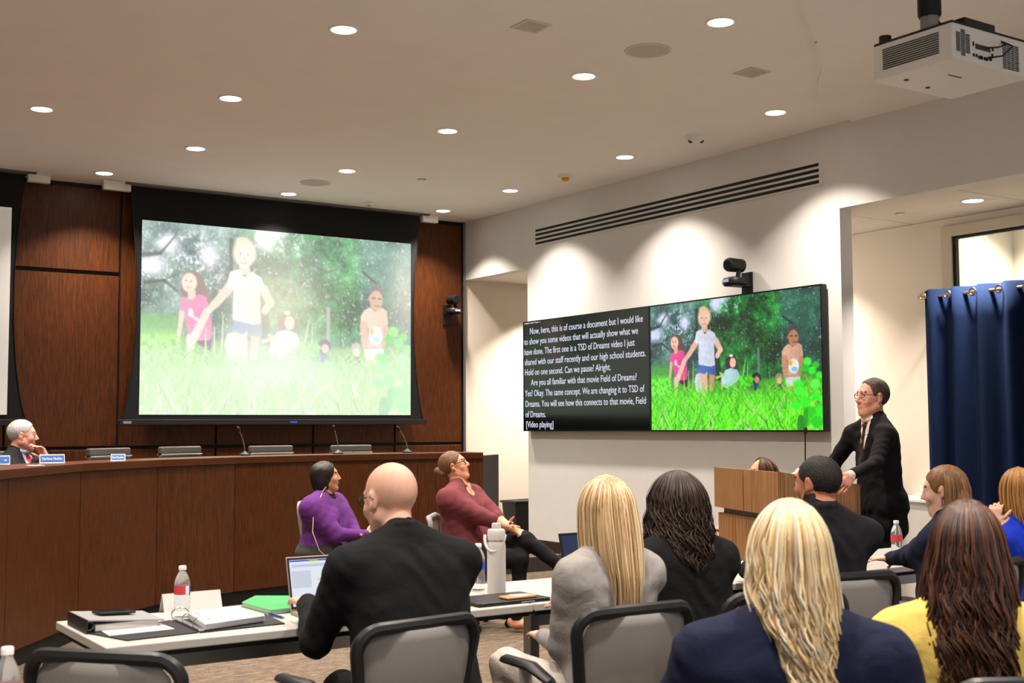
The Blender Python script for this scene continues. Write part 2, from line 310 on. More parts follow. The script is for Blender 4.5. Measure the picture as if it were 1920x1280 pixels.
# ------------------------------------------------------------------ video picture, painted as vertex colours
VW, VH = 400, 225
def paint_video():
    R_ = np.random.RandomState(11)
    yy, xx = np.mgrid[0:VH+1, 0:VW+1]; u = xx/VW; v = yy/VH
    img = np.zeros((VH+1, VW+1, 3), np.float32)
    C = lambda h: np.array([int(h[i:i+2], 16)/255 for i in (1, 3, 5)], np.float32)
    def noise(n, m):
        g = R_.rand(n+2, m+2); gy = v*n; gx = u*m; iy = gy.astype(int); ix = gx.astype(int); fy = gy-iy; fx = gx-ix
        return (g[iy, ix]*(1-fy)*(1-fx)+g[iy+1, ix]*fy*(1-fx)+g[iy, ix+1]*(1-fy)*fx+g[iy+1, ix+1]*fy*fx)
    img[:] = C('#1d5a28')
    def blend(mask, col): img[:] = img*(1-mask[..., None])+np.array(col)*mask[..., None]
    def ell(cx, cy, rx, ry, col, soft=0.25, rot=0.0, a=1.0):
        x0, x1 = int(max(0, (cx-1.5*max(rx, ry))*VW)), int(min(VW, (cx+1.5*max(rx, ry))*VW))+1
        y0, y1 = int(max(0, (cy-1.5*2*max(rx, ry))*VH)), int(min(VH, (cy+1.5*2*max(rx, ry))*VH))+1
        if x1 <= x0 or y1 <= y0: return
        dx = u[y0:y1, x0:x1]-cx; dy = (v[y0:y1, x0:x1]-cy)*(VH/VW)
        c_, s_ = math.cos(rot), math.sin(rot); a1 = (dx*c_+dy*s_)/rx; b1 = (-dx*s_+dy*c_)/(ry*VH/VW)
        m = np.clip((1-np.sqrt(a1*a1+b1*b1))/soft, 0, 1)*a
        img[y0:y1, x0:x1] = img[y0:y1, x0:x1]*(1-m[..., None])+np.array(col)*m[..., None]
    def seg(x0, y0, x1, y1, w0, w1, col, a=1.0):
        p0, p1 = np.array([x0*VW, y0*VH]), np.array([x1*VW, y1*VH]); w0 *= VW; w1 *= VW; mw = max(w0, w1)+1.5
        a0, a1 = int(max(0, min(p0[0], p1[0])-mw)), int(min(VW, max(p0[0], p1[0])+mw))+1
        b0, b1 = int(max(0, min(p0[1], p1[1])-mw)), int(min(VH, max(p0[1], p1[1])+mw))+1
        if a1 <= a0 or b1 <= b0: return
        X, Y = xx[b0:b1, a0:a1]-p0[0], yy[b0:b1, a0:a1]-p0[1]; d = p1-p0; t = np.clip((X*d[0]+Y*d[1])/(d@d+1e-6), 0, 1)
        ds = np.hypot(X-t*d[0], Y-t*d[1]); m = np.clip((w0+(w1-w0)*t)-ds+0.6, 0, 1)*a
        img[b0:b1, a0:a1] = img[b0:b1, a0:a1]*(1-m[..., None])+np.array(col)*m[..., None]
    # picture-plane coordinates: a homography from the sketch frame to (u, v)
    src = [(12, 192), (1430, 20), (1450, 1243), (30, 1243)]; dst = [(0, 0), (1, 0), (1, 1), (0, 1)]; A = []; bb = []
    for (x, y), (a, b) in zip(src, dst): A += [[x, y, 1, 0, 0, 0, -a*x, -a*y], [0, 0, 0, x, y, 1, -b*x, -b*y]]; bb += [a, b]
    h = np.append(np.linalg.solve(np.array(A, float), np.array(bb, float)), 1)
    def Hm(x, y): d = h[6]*x+h[7]*y+h[8]; return ((h[0]*x+h[1]*y+h[2])/d, (h[3]*x+h[4]*y+h[5])/d)
    def E_(x, y, rx, ry, c, soft=.2, rot=0.0, a=1.0):
        u0, v0 = Hm(x, y); u1, _ = Hm(x+rx, y); _, v1 = Hm(x, y+ry); ell(u0, v0, abs(u1-u0), abs(v1-v0), c, soft, rot, a)
    def S_(x0, y0, x1, y1, w0, w1, c, a=1.0): p, q = Hm(x0, y0), Hm(x1, y1); seg(p[0], p[1], q[0], q[1], w0/1415/2*1.0, w1/1415/2*1.0, c, a)
    def Pg(pts, c, shade=.12):
        P = np.array([Hm(*p) for p in pts]); acc = np.zeros(u.shape)
        for ox, oy in ((-.25, -.25), (.25, -.25), (-.25, .25), (.25, .25)):
            X, Y = u+ox/VW, v+oy/VH; ins = np.zeros(u.shape, bool)
            for k in range(len(P)):
                (x0, y0), (x1, y1) = P[k], P[(k+1) % len(P)]
                if y0 == y1: continue
                cr = ((y0 > Y) != (y1 > Y)) & (X < (x1-x0)*(Y-y0)/(y1-y0)+x0); ins ^= cr
            acc += ins*.25
        cx0, cx1 = P[:, 0].min(), P[:, 0].max(); sh = 1-shade*np.clip((u-cx0)/(cx1-cx0+1e-6), 0, 1)-shade*.6*(folds-.5)
        img[:] = img*(1-acc[..., None])+np.clip(np.array(c)*sh[..., None], 0, 1)*acc[..., None]
    folds = noise(40, 30)
    big = .6*noise(5, 8)+.4*noise(11, 18); mid_ = noise(26, 44); fine = .55*noise(70, 120)+.45*noise(112, 200)
    t = np.clip((big-.25)*1.1+(mid_-.5)*.55+(fine-.5)*.85, 0, 1)[..., None]
    ramp = lambda cs, t: np.array(cs[0])*(1-np.clip(t*2, 0, 1))*1.0+np.array(cs[1])*np.clip(1-abs(t*2-1), 0, 1)+np.array(cs[2])*np.clip(t*2-1, 0, 1)
    left = ramp([C('#1f3a3a'), C('#4c7a70'), C('#93bdb0')], t); ctr = ramp([C('#0a2c16'), C('#1d7a34'), C('#4fd05a')], t); rgt = ramp([C('#143a34'), C('#2f6e58'), C('#6aa98c')], t)
    wl_ = np.clip((.40-u)/.10, 0, 1)[..., None]; wr_ = np.clip((u-.76)/.06, 0, 1)[..., None]
    img[:] = ctr*(1-wl_)*(1-wr_)+left*wl_+rgt*wr_
    # sky seen through the leaves
    hole = np.clip((fine-.53)*9, 0, 1)*np.clip((mid_-.38)*4, 0, 1)
    blend(hole*np.clip((.29-u)/.05, 0, 1)*np.clip((.40-v)/.06, 0, 1)*np.clip((v-.03)/.05, 0, 1), C('#d9d8fb'))
    blend(hole*.8*np.clip((u-.40)/.05, 0, 1)*np.clip((.58-u)/.03, 0, 1)*np.clip((.14-v)/.05, 0, 1), C('#dfe6ff'))
    sk = np.clip(.35+fine*1.1, 0, 1)
    for x, y, rx, ry in ((585, 120, 95, 60), (560, 180, 55, 75), (60, 430, 70, 60), (120, 300, 60, 60), (300, 330, 45, 70)):
        u0, v0 = Hm(x, y); mk = np.exp(-(((u-u0)/(rx/1415))**2+((v-v0)/(ry/1150))**2)*1.3); blend(np.clip(mk*1.5-(fine-.35)*.9, 0, 1)*.95, C('#dfe4fd'))
    E_(1290, 330, 60, 330, C('#24544a'), .8, 0, .7)
    for a in ((20, 380, 90, 360, 20, 12), (90, 360, 150, 250, 12, 6), (30, 530, 110, 505, 14, 12), (110, 505, 170, 560, 12, 6), (110, 505, 150, 470, 8, 4), (400, 220, 405, 420, 22, 16), (915, 560, 920, 780, 22, 16), (990, 640, 992, 780, 8, 6), (820, 290, 900, 320, 10, 6), (900, 320, 960, 290, 7, 4), (1120, 280, 1210, 350, 12, 6), (570, 600, 600, 870, 40, 50)): S_(*a, C('#1c2020') if a[0] != 915 else C('#7f8790'), .8)
    # meadow behind
    m = np.clip((v-.60-.05*(noise(3, 14)-.5))/.03, 0, 1); blend(m, C('#4f9a35')); blend(np.clip((v-.46)/.05, 0, 1)*np.clip((.17-u)/.05, 0, 1), C('#4f9c48')); blend(np.clip((v-.55)/.04, 0, 1)*np.clip((.15-u)/.04, 0, 1)*(.5+.5*(fine > .5)), C('#63d63a'))
    skin_, skin2, skd = C('#e8b7a8'), C('#f0c6b8'), C('#b07a62')
    # girl in pink
    Pg([(195, 440), (235, 423), (270, 455), (297, 520), (312, 590), (306, 645), (270, 605), (250, 560), (205, 590), (180, 560), (182, 480)], C('#6a4a4a'))
    E_(217, 500, 37, 60, skin2); Pg([(212, 545), (246, 540), (250, 592), (214, 596)], skin_)
    S_(193, 650, 180, 800, 26, 18, skin_); S_(232, 815, 234, 960, 42, 28, skin2)
    Pg([(235, 785), (325, 812), (324, 885), (292, 870), (262, 835), (240, 820)], C('#33242c'))
    Pg([(190, 585), (225, 602), (262, 560), (296, 572), (306, 620), (320, 690), (328, 780), (315, 818), (270, 822), (225, 790), (210, 740), (205, 672), (182, 658), (183, 610)], C('#f0559c'))
    Pg([(218, 650), (232, 640), (246, 690), (240, 700), (215, 690)], C('#f9d5e6')); E_(252, 702, 9, 12, C('#fbd9e8'))
    for ex in (203, 226): E_(ex, 492, 5, 7, C('#5a3a36'), .5)
    S_(204, 526, 215, 531, 5, 6, C('#cc7a74')); S_(215, 531, 226, 526, 6, 5, C('#cc7a74'))
    # tall girl in white
    E_(466, 280, 66, 92, C('#e9cda4'), .3); E_(455, 215, 40, 34, C('#e3c294'), .4)
    Pg([(445, 360), (492, 360), (500, 412), (438, 412)], skin_); E_(465, 304, 43, 74, skin2, .2)
    for ex in (447, 482): E_(ex, 288, 6, 8, C('#6b4c48'), .5)
    S_(450, 340, 465, 346, 6, 7, C('#d08a82')); S_(465, 346, 480, 340, 7, 6, C('#d08a82')); S_(464, 300, 468, 322, 6, 9, C('#d9a090'))
    S_(398, 500, 345, 590, 44, 36, skin_); S_(345, 590, 302, 655, 36, 28, skin_); S_(300, 655, 245, 812, 34, 40, skin2)
    S_(566, 490, 602, 560, 46, 38, skin_); S_(602, 560, 575, 612, 34, 34, skin2)
    S_(458, 750, 470, 925, 64, 50, skin_); S_(532, 765, 526, 892, 48, 36, C('#cf9684'))
    Pg([(396, 772), (430, 758), (452, 900), (430, 945), (398, 905), (384, 840)], C('#dfe3ee'))
    S_(462, 760, 470, 925, 60, 50, skin_)
    Pg([(420, 678), (560, 690), (560, 776), (512, 772), (490, 742), (470, 770), (424, 755)], C('#4c78c4'), .2)
    Pg([(400, 405), (440, 386), (470, 428), (505, 386), (550, 415), (577, 482), (560, 512), (548, 500), (552, 600), (557, 692), (520, 706), (420, 686), (418, 600), (420, 500), (395, 512), (386, 482)], C('#e4e8f8'))
    for k in range(9): S_(425, 520+k*18, 548, 524+k*18, 3, 3, C('#c4cee6'), .5)
    # small girl, faces in the grass
    E_(692, 684, 56, 82, C('#3d2a30')); E_(704, 672, 29, 48, skin2); E_(690, 612, 20, 14, C('#ffffff'), .4); S_(618, 800, 616, 885, 22, 18, skin_)
    Pg([(640, 735), (690, 716), (745, 735), (766, 800), (720, 850), (660, 892), (622, 872), (614, 800)], C('#c3e4ee'))
    E_(890, 880, 45, 40, C('#35406a'), .3); E_(898, 805, 44, 55, C('#251c20')); E_(904, 818, 24, 34, C('#c08f80'))
    E_(1070, 880, 50, 36, C('#44384a'), .3); E_(1086, 800, 32, 42, C('#a9877c')); E_(1090, 826, 22, 32, skin_)
    # boy
    S_(1190, 790, 1190, 860, 110, 90, C('#b79a80')); Pg([(1140, 800), (1262, 790), (1265, 850), (1150, 880)], C('#dfe6ea'))
    Pg([(1175, 490), (1235, 490), (1240, 545), (1170, 545)], skd)
    Pg([(1130, 540), (1165, 513), (1200, 542), (1245, 505), (1276, 522), (1287, 610), (1262, 642), (1262, 775), (1165, 780), (1160, 650), (1113, 642), (1110, 580)], C('#dcb49c'))
    E_(1207, 398, 52, 52, C('#42424c')); E_(1205, 458, 47, 72, C('#b98468')); E_(1162, 455, 9, 20, C('#a87258'))
    for ex in (1190, 1228): S_(ex-9, 447, ex+9, 447, 6, 6, C('#3a2622'))
    S_(1200, 498, 1226, 498, 8, 8, C('#8a4e44')); S_(1132, 640, 1140, 770, 46, 36, C('#c6917a')); S_(1272, 640, 1258, 760, 30, 26, C('#b98468'))
    E_(1208, 702, 46, 66, C('#eaf1f6'), .15); E_(1183, 678, 18, 26, C('#f2a445'), .3); E_(1216, 672, 14, 16, C('#f4d98a'), .3); E_(1214, 728, 32, 24, C('#86c5e0'), .3)
    # grass
    gm = np.clip((v-.70)/.05, 0, 1); g2 = .5*noise(60, 100)+.5*noise(100, 190); blend(gm*.95, C('#58c92c')); blend(gm*np.clip((g2-.5)*8, 0, 1)*np.clip((v-.74)/.14, .2, 1), C('#d3cde2')); blend(gm*np.clip((.42-g2)*9, 0, 1)*.6, C('#2f7a1c'))
    for k in range(1700):
        d = R_.rand()**.7; y0 = .66+.36*d; x0 = R_.rand()*1.04-.02; hgt = (.05+.14*d)*R_.uniform(.4, 1.1); ln = R_.uniform(-.04, .04)*(1+d)
        if y0-hgt < .62: hgt = y0-.62+.03*R_.rand()
        c = [C('#5fe81f'), C('#86f53a'), C('#43b51a'), C('#a6f765'), C('#348a17'), C('#d4d6c8')][R_.choice(6, p=[.32, .22, .2, .1, .1, .06])]
        seg(x0, y0, x0+ln, y0-hgt, .0012+.0022*d, .0006, c, .85)
    for a in ((372, 880, 374, 665, 8, 4), (340, 880, 335, 740, 8, 4), (790, 780, 810, 640, 9, 4), (828, 790, 828, 680, 6, 3), (570, 800, 640, 770, 16, 6), (600, 760, 650, 800, 14, 5), (300, 900, 296, 750, 8, 3)): S_(*a, C('#a8d878'))
    for k in range(150):
        E_(30+150*R_.rand(), 810+140*R_.rand(), 14, 15, [C('#6be83a'), C('#45b82c'), C('#8cf25c')][k % 3], .4, R_.rand()*3, .9)
    for k in range(60): E_(760+110*R_.rand(), 800+60*R_.rand(), 16, 18, [C('#5fe030'), C('#3fae25')][k % 2], .4, R_.rand()*3, .9)
    for x, y, rx, ry in ((1320, 665, 42, 45), (1390, 692, 38, 36), (1300, 722, 46, 40), (1360, 740, 40, 40), (1262, 915, 64, 46), (1390, 962, 50, 40), (1385, 850, 52, 50), (1300, 1000, 46, 55), (1230, 1030, 45, 40), (1420, 1080, 40, 60), (1340, 1090, 60, 60), (1400, 1170, 60, 60), (1300, 1170, 50, 60), (1250, 850, 50, 36), (1420, 780, 36, 40)): E_(x, y, rx, ry, [C('#2fe82c'), C('#4af040'), C('#25c024'), C('#63f556')][(x+y) % 4], .35, 0, .92)
    S_(1265, 1150, 1270, 1243, 46, 60, C('#1c7a18'), .8); S_(1310, 1080, 1300, 1200, 30, 26, C('#1f8f1c'), .7)
    tx = noise(90, 160)[..., None]; img[:] = img*(.94+.12*tx)
    k = img.copy()
    for dy, dx in ((0, 1), (1, 0), (0, -1), (-1, 0)): k += np.roll(img, (dy, dx), (0, 1))*.35
    return np.clip(k/2.4, 0, 1)
VIDEO = paint_video()
def to_lin(c): return np.where(c <= 0.04045, c/12.92, ((c+0.055)/1.055)**2.4)
def picture_object(name, img, p00, ex, ez, nrm, strength, parent):
    """grid p00 + u*ex + v*ez (v downwards) with colours; slightly proud along nrm"""
    n1, n0 = img.shape[0], img.shape[1]
    v_, u_ = np.mgrid[0:n1, 0:n0]; u_ = u_/(n0-1); v_ = v_/(n1-1)
    P = np.array(p00)+u_[..., None]*np.array(ex)+v_[..., None]*np.array(ez)
    idx = np.arange(n1*n0).reshape(n1, n0)
    q = np.stack([idx[:-1, :-1], idx[1:, :-1], idx[1:, 1:], idx[:-1, 1:]], -1).reshape(-1, 4)
    me = bpy.data.meshes.new(name); me.vertices.add(n1*n0); me.vertices.foreach_set('co', P.reshape(-1).astype(np.float32))
    me.loops.add(q.size); me.loops.foreach_set('vertex_index', q.reshape(-1).astype(np.int32))
    me.polygons.add(len(q)); me.polygons.foreach_set('loop_start', np.arange(0, q.size, 4).astype(np.int32)); me.update(calc_edges=True)
    at = me.color_attributes.new('picture', 'FLOAT_COLOR', 'POINT')
    col = np.ones((n1*n0, 4), np.float32); col[:, :3] = to_lin(img.reshape(-1, 3)); at.data.foreach_set('color', col.reshape(-1))
    qn = NT(name+'_picture'); a = qn.n('ShaderNodeAttribute', attribute_name='picture'); 
    qn.b.inputs['Base Color'].default_value = (0.02, 0.02, 0.02, 1); qn.b.inputs['Roughness'].default_value = 0.25
    qn.l(a.outputs['Color'], qn.b.inputs['Emission Color']); qn.b.inputs['Emission Strength'].default_value = strength
    me.materials.append(qn.m)
    o = bpy.data.objects.new(name, me); COL.objects.link(o); o.parent = parent; return o
def text_mesh(name, s, m, parent, size, loc, rot, fit_w=None, align='LEFT', ex=0.0008):
    cu = bpy.data.curves.new(name, 'FONT'); cu.body = s; cu.size = size; cu.align_x = align; cu.extrude = ex; cu.resolution_u = 3
    to = bpy.data.objects.new(name, cu); COL.objects.link(to); dg = bpy.context.evaluated_depsgraph_get()
    me = bpy.data.meshes.new_from_object(to.evaluated_get(dg)); bpy.data.objects.remove(to); bpy.data.curves.remove(cu)
    o = bpy.data.objects.new(name, me); COL.objects.link(o); me.materials.clear(); me.materials.append(m)
    xs = [v.co.x for v in me.vertices]; sx = 1.0
    if fit_w and xs: sx = fit_w/(max(xs)-min(xs))
    o.parent = parent; o.location = tuple(map(float, loc)); o.rotation_euler = rot; o.scale = (sx, 1, 1); return o

def split_words(o, gap):
    me = o.data; n = len(me.vertices); par = list(range(n))
    def fd(i):
        while par[i] != i: par[i] = par[par[i]]; i = par[i]
        return i
    for e in me.edges: a, b = fd(e.vertices[0]), fd(e.vertices[1]); par[a] = b
    gr = {}
    for i in range(n): gr.setdefault(fd(i), []).append(i)
    isl = sorted(((min(me.vertices[i].co.x for i in v), max(me.vertices[i].co.x for i in v), v) for v in gr.values()), key=lambda t: t[0])
    words = []
    for a, b, v in isl:
        if words and a < words[-1][0]+gap: words[-1][0] = max(words[-1][0], b); words[-1][1] += v
        else: words.append([b, list(v)])
    for b, v in words:
        st = {i: k for k, i in enumerate(v)}; nm = bpy.data.meshes.new('caption_word')
        nm.from_pydata([me.vertices[i].co[:] for i in v], [], [[st[i] for i in p.vertices] for p in me.polygons if p.vertices[0] in st]); nm.materials.append(me.materials[0])
        w_ = bpy.data.objects.new('caption_word', nm); COL.objects.link(w_); w_.parent = o.parent; w_.location = o.location; w_.rotation_euler = o.rotation_euler; w_.scale = o.scale
    bpy.data.objects.remove(o)
# ------------------------------------------------------------------ projection screens
YS = 12.30
def screen(x_off, label, lit):
    t = empty('projection_screen', (x_off, YS, 1.52)); tag(t, label, 'screen', 'pair of drop-down projection screens')
    # local x from the left edge of the picture, hourglass black cloth border with hanging edge
    z = lambda zz: zz-1.52
    zs = [3.93, 3.6, 3.3, 2.93, 2.53, 2.1, 1.85, 1.70, 1.58]
    le = [-.125, -.09, -.062, -.045, -.046, -.075, -.11, -.14, -.175]
    def re(i): return 3.10 - le[i] - .005
    mb = MB(); n = len(zs)
    for d in (0, 0.006):
        mb.v += [(le[i], d, z(zs[i])) for i in range(n)]+[(re(i), d, z(zs[i])) for i in range(n)]
    for i in range(n-1):
        mb.f += [(i, i+1, n+i+1, n+i), (2*n+i, 3*n+i, 3*n+i+1, 2*n+i+1), (i, 2*n+i, 2*n+i+1, i+1), (n+i, n+i+1, 3*n+i+1, 3*n+i)]
    mb.f += [(0, n, 3*n, 2*n), (n-1, 3*n-1, 4*n-1, 2*n-1)]; mb.mi = [0]*len(mb.f)
    mb.build('border_cloth', M_BLKCLOTH, t)
    for sgn in (0, 1): MB().tube([(((le[i] if not sgn else re(i))), -0.002, z(zs[i])) for i in range(1, n)], 0.004, 5).build('tension_cord', M_BLACK, t)
    b = MB(); b.box(-.20, 3.30, -.022, .028, z(1.524), z(1.580)); b.box(-.215, -.20, -.015, .02, z(1.53), z(1.575)); b.box(3.30, 3.315, -.015, .02, z(1.53), z(1.575))
    ba = b.build('weight_bar', mat('bar_black', '#1c1c1e', 0.4), t, bevel=0.004)
    bx(-.16, -.08, -.0232, -.022, z(1.538), z(1.562)).build('maker_plate', M_GREYPL, ba)
    bx(1.62, 1.70, -.0232, -.022, z(1.540), z(1.560)).build('maker_badge', mat('badge_blue', '#3a55c8', 0.4), ba)
    bx(-.20, 3.30, -.10, .09, z(3.935), z(3.9495)).build('ceiling_slot', mat('slot_grey', '#6f6d6a', 0.6), t)
    for a, c in ((-.40, -.13), (3.235, 3.44)):
        f = MB(); f.box(a, c, -.05, .02, z(3.865), z(3.947)); f.box(a-.02, c+.0, -.10, -.05, z(3.935), z(3.948)); f.build('housing_flap', M_WHITE, t, bevel=0.004)
    if lit:
        im = VIDEO; W = np.array(im); vv, uu = np.mgrid[0:VH+1, 0:VW+1]; vv = vv/VH; uu = uu/VW
        lum = W.mean(-1, keepdims=True)
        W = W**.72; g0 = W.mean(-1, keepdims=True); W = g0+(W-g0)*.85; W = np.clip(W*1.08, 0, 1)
        haze = .30+.46*np.exp(-(((uu-.47)/.20)**2+((vv-.42)/.34)**2))+.40*np.exp(-(((uu-.99)/.09)**2+((vv-.30)/.32)**2))+.36*np.clip((vv-.52)/.25, 0, 1)  # bright wash and warm hotspot of the lit screen painted into the picture colours
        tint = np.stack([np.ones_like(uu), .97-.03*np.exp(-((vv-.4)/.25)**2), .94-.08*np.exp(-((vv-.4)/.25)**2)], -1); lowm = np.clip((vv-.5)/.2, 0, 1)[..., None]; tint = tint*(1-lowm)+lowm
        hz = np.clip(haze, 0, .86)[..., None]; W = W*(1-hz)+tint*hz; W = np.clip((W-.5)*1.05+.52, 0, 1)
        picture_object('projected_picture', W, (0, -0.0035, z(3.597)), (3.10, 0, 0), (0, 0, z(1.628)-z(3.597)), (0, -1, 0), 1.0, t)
    else:
        pm = mat('blank_screen', '#e4e2de', 0.9, emit='#c9c5bf', estr=0.25)
        pic = bx(0, 3.10, -0.006, -0.0005, z(1.625), z(3.60)).build('projected_picture', pm, t)
        pic['label'] = 'blank pale projection surface'
        bx(3.08, 3.098, -0.0075, -0.006, z(3.575), z(3.597)).build('picture_corner_mark', emis('green_mark', '#8fe07a', 0.7), pic)
    return t
screen(3.725, 'projection screen showing children running through a green field', True)
screen(2.476-3.10, 'blank projection screen cut by the left edge of the picture', False)

# ------------------------------------------------------------------ wall displays
XT = 7.60
def display(y_far, y_near, label):
    w_ = y_far-y_near; t = empty('wall_display', (XT, y_far, 1.443)); t.rotation_euler = (0, 0, -math.pi/2); tag(t, label, 'television', 'two large wall displays')
    # local: x runs towards the camera along the wall, y points to the room's -X -> local y+ is world +X
    h = 1.20
    bx(0, w_, 0.006, 0.062, 0, h).build('housing', M_BLKPL, t, bevel=0.004)
    b = MB(); e = 0.013; b.box(0, w_, -.004, .006, h-e, h); b.box(0, w_, -.004, .006, 0, e); b.box(0, e, -.004, .006, e, h-e); b.box(w_-e, w_, -.004, .006, e, h-e)
    b.build('bezel', mat('gloss_black_bezel', '#0c0c0e', 0.25), t)
    bx(0.5, w_-0.5, 0.062, 0.078, .3, h-.3).build('wall_mount', M_BLACK, t)
    return t, w_, h
ta, wa, ha = display(11.141, 8.996, 'left wall display with white caption text on black')
bx(.013, wa-.013, -.001, .006, .013, ha-.013).build('screen_glass', mat('dark_glass', '#0a0b0d', 0.12, spec=0.6), ta)
M_CAP = emis('caption_white', '#ecebff', 0.95)
caps = [('Now, here, this is of course a document but I would like', 98, 715, 2, .120), ('to show you some videos that will actually show what we', 66, 690, 2, .213), ('have done. The first one is a TSD of Dreams video I just', 68, 670, 2, .307),
        ('shared with our staff recently and our high school students.', 70, 730, 2, .400), ('Hold on one second. Can we pause? Alright.', 70, 537, 2, .493), ('Are you all familiar with that movie Field of Dreams?', 104, 680, 2, .587),
        ('Yes? Okay. The same concept. We are changing it to TSD of', 71, 722, 2, .684), ('Dreams. You will see how this connects to that movie, Field', 72, 727, 2, .780), ('of Dreams.', 73, 182, 2, .875), ('[Video playing]', 75, 222, 2, .966)]
def u_on(xz): return 11.141-onx(960+xz/2.909, 700, XT)[1]
for s, a, b, _, vb in caps:
    ua, ub = max(.02, u_on(a)), u_on(b)
    text_mesh('caption_line', s, M_CAP, ta, 0.098, (ua, -.0015, ha*(1-vb)), (math.pi/2, 0, 0), fit_w=ub-ua)
text_mesh('caption_line', 'summer.', M_CAP, ta, 0.098, (.02, -.0015, ha*(1-.024)), (math.pi/2, 0, 0), fit_w=u_on(155)-.02)
tb, wb_, hb = display(8.992, 6.835, 'right wall display showing children running through a green field')
W2 = VIDEO**1.05; g_ = W2.mean(-1, keepdims=True); W2 = np.clip(g_+(W2-g_)*1.15, 0, 1)
picture_object('screen_picture', W2, (.013, 0.0, hb-.013), (wb_-.026, 0, 0), (0, 0, -(hb-.026)), (0, -1, 0), 1.0, tb)
# clip the half-hidden first caption line at the bezel
def clip_top(o, zmax):
    bm = bmesh.new(); bm.from_mesh(o.data); bmesh.ops.bisect_plane(bm, geom=bm.verts[:]+bm.edges[:]+bm.faces[:], plane_co=(0, zmax, 0), plane_no=(0, 1, 0), clear_outer=True); bm.to_mesh(o.data); bm.free()
for o in ta.children:
    if o.location.z > ha*.95 and o.name.startswith('caption'): clip_top(o, ha-.014-o.location.z)
for o in [c for c in ta.children if c.name.startswith('caption_line')]: split_words(o, .016)

# ------------------------------------------------------------------ air slots on the white wall
t = empty('slot_diffuser', (XR-.002, 11.0, 3.49)); t.rotation_euler = (0, 0, -math.pi/2); tag(t, 'long wall air diffuser with four black slots above the displays', 'air vent')
bx(-.03, 4.13, -.004, .0, -.02, .20).build('face_plate', M_WALL, t)
for k in range(4): bx(0, 4.095, -.0062, -.0035, .0+k*.0475, .0+k*.0475+.026).build('slot', M_BLACK, t)

# ------------------------------------------------------------------ cameras
def ptz(loc, rz, label, tilt=0.0):
    t = empty('conference_camera', loc, rz); tag(t, label, 'camera', 'swivelling conference cameras')
    # local: +y towards the room (lens), origin at bracket on the wall
    b = MB(); b.box(-.055, .055, 0, .012, -.12, .10); b.box(-.05, .05, .0, .20, -.012, 0.0); b.build('bracket', M_BLKPL, t, bevel=.003)
    p = [(.0, 0), (.085, 0), (.09, .02), (.078, .045), (.045, .055), (.0, .056)]
    MB().lathe([(max(r, .001), h) for r, h in p], 28, c=(0, .14, .002)).build('base', M_BLKPL, t, smooth=True)
    bx(-.03, .03, .226, .234, .012, .034).build('badge', mat('badge_pale', '#aab0d8', 0.4), t)
    y = MB(); y.tube([(-.03, .13, .055), (-.03, .12, .10)], .018, 8); y.build('yoke', M_BLKPL, t, smooth=True)
    h = MB().lathe([(.001, -.08), (.035, -.08), (.05, -.068), (.052, .06), (.046, .075), (.034, .078)], 24, axis='y').build('head', M_BLKPL, t, smooth=True)
    h.location = (0, .13, .145); h.rotation_euler = (tilt, 0, 0)
    MB().lathe([(.001, .079), (.034, .079), (.036, .073)], 20, axis='y').build('lens', mat('lens_glass', '#1a1d22', 0.08), h, smooth=True)
    return t
p_ = onx(1390, 540, 7.6)
c_ = ptz((7.68, p_[1], 2.72), math.pi/2, 'black conference camera on a bracket above the right wall display'); c_.scale = (1.18,)*3
p_ = ony(838, 592, 12.49)
c_ = ptz((p_[0], 12.49, p_[2]+.02), math.pi, 'black conference camera on the wood panel beside the screen'); c_.scale = (1.1,)*3

# ------------------------------------------------------------------ ceiling devices
def disc(name, px, py, r, label, cat, m, prof=None, group=None, z=ZC):
    q = onz(px, py, z); t = empty(name, q); tag(t, label, cat, group)
    return t
for px, py, lb in ((1215, 94, 'large round ceiling speaker near the projector'), (591, 342, 'round ceiling speaker above the lit projection screen')):
    t = disc('ceiling_speaker', px, py, .15, lb, 'speaker', None, group='round ceiling speakers')
    MB().lathe([(.001, -.006), (.135, -.006)], 32, cap=False).build('grille', mat('speaker_grille', '#c4bfb6', 0.8, noise=.2, scale=500), t)
    MB().lathe([(.135, -.006), (.140, -.010), (.152, -.008), (.155, 0)], 32, cap=False).build('rim', mat('speaker_rim', '#d5d0c8', .6), t, smooth=True)
for px, py, lb in ((996, 48, 'square ceiling air grille, the one farther from the projector'), (1410, 135, 'square ceiling air grille left of the projector')):
    t = disc('ceiling_grille', px, py, .1, lb, 'air vent', None, group='square ceiling grilles')
    f = MB(); s_ = .095
    for a in ((-s_, s_, -s_, -s_+.018), (-s_, s_, s_-.018, s_), (-s_, -s_+.018, -s_+.018, s_-.018), (s_-.018, s_, -s_+.018, s_-.018)): f.box(*a, -.008, 0)
    f.build('frame', mat('grille_frame', '#d6d1c9', .6), t)
    bx(-s_+.018, s_-.018, -s_+.018, s_-.018, -.004, -.001).build('backing', mat('grille_back', '#c9c3b9', .8), t)
    for k in range(7): bx(-s_+.018, s_-.018, -.066+k*.021, -.056+k*.021, -.007, -.004).build('slat', mat('grille_slat', '#cfc9bf', .7), t)
t = disc('smoke_strobe', 1304, 255, .06, 'ceiling strobe alarm with red lettering and twin lamps', 'alarm', None); t.scale = (1.3,)*3
MB().lathe([(.001, -.05), (.03, -.05), (.052, -.04), (.066, -.018), (.07, 0)], 24, cap=False).build('body', M_WHITE, t, smooth=True)
for s_ in (-1, 1): MB().sphere((s_*.035*_cy-.02*_sy, -s_*.035*_sy-.02*_cy, -.036), .017).build('lamp_lens', mat('lens_dark', '#4a4a48', .15), t, smooth=True)
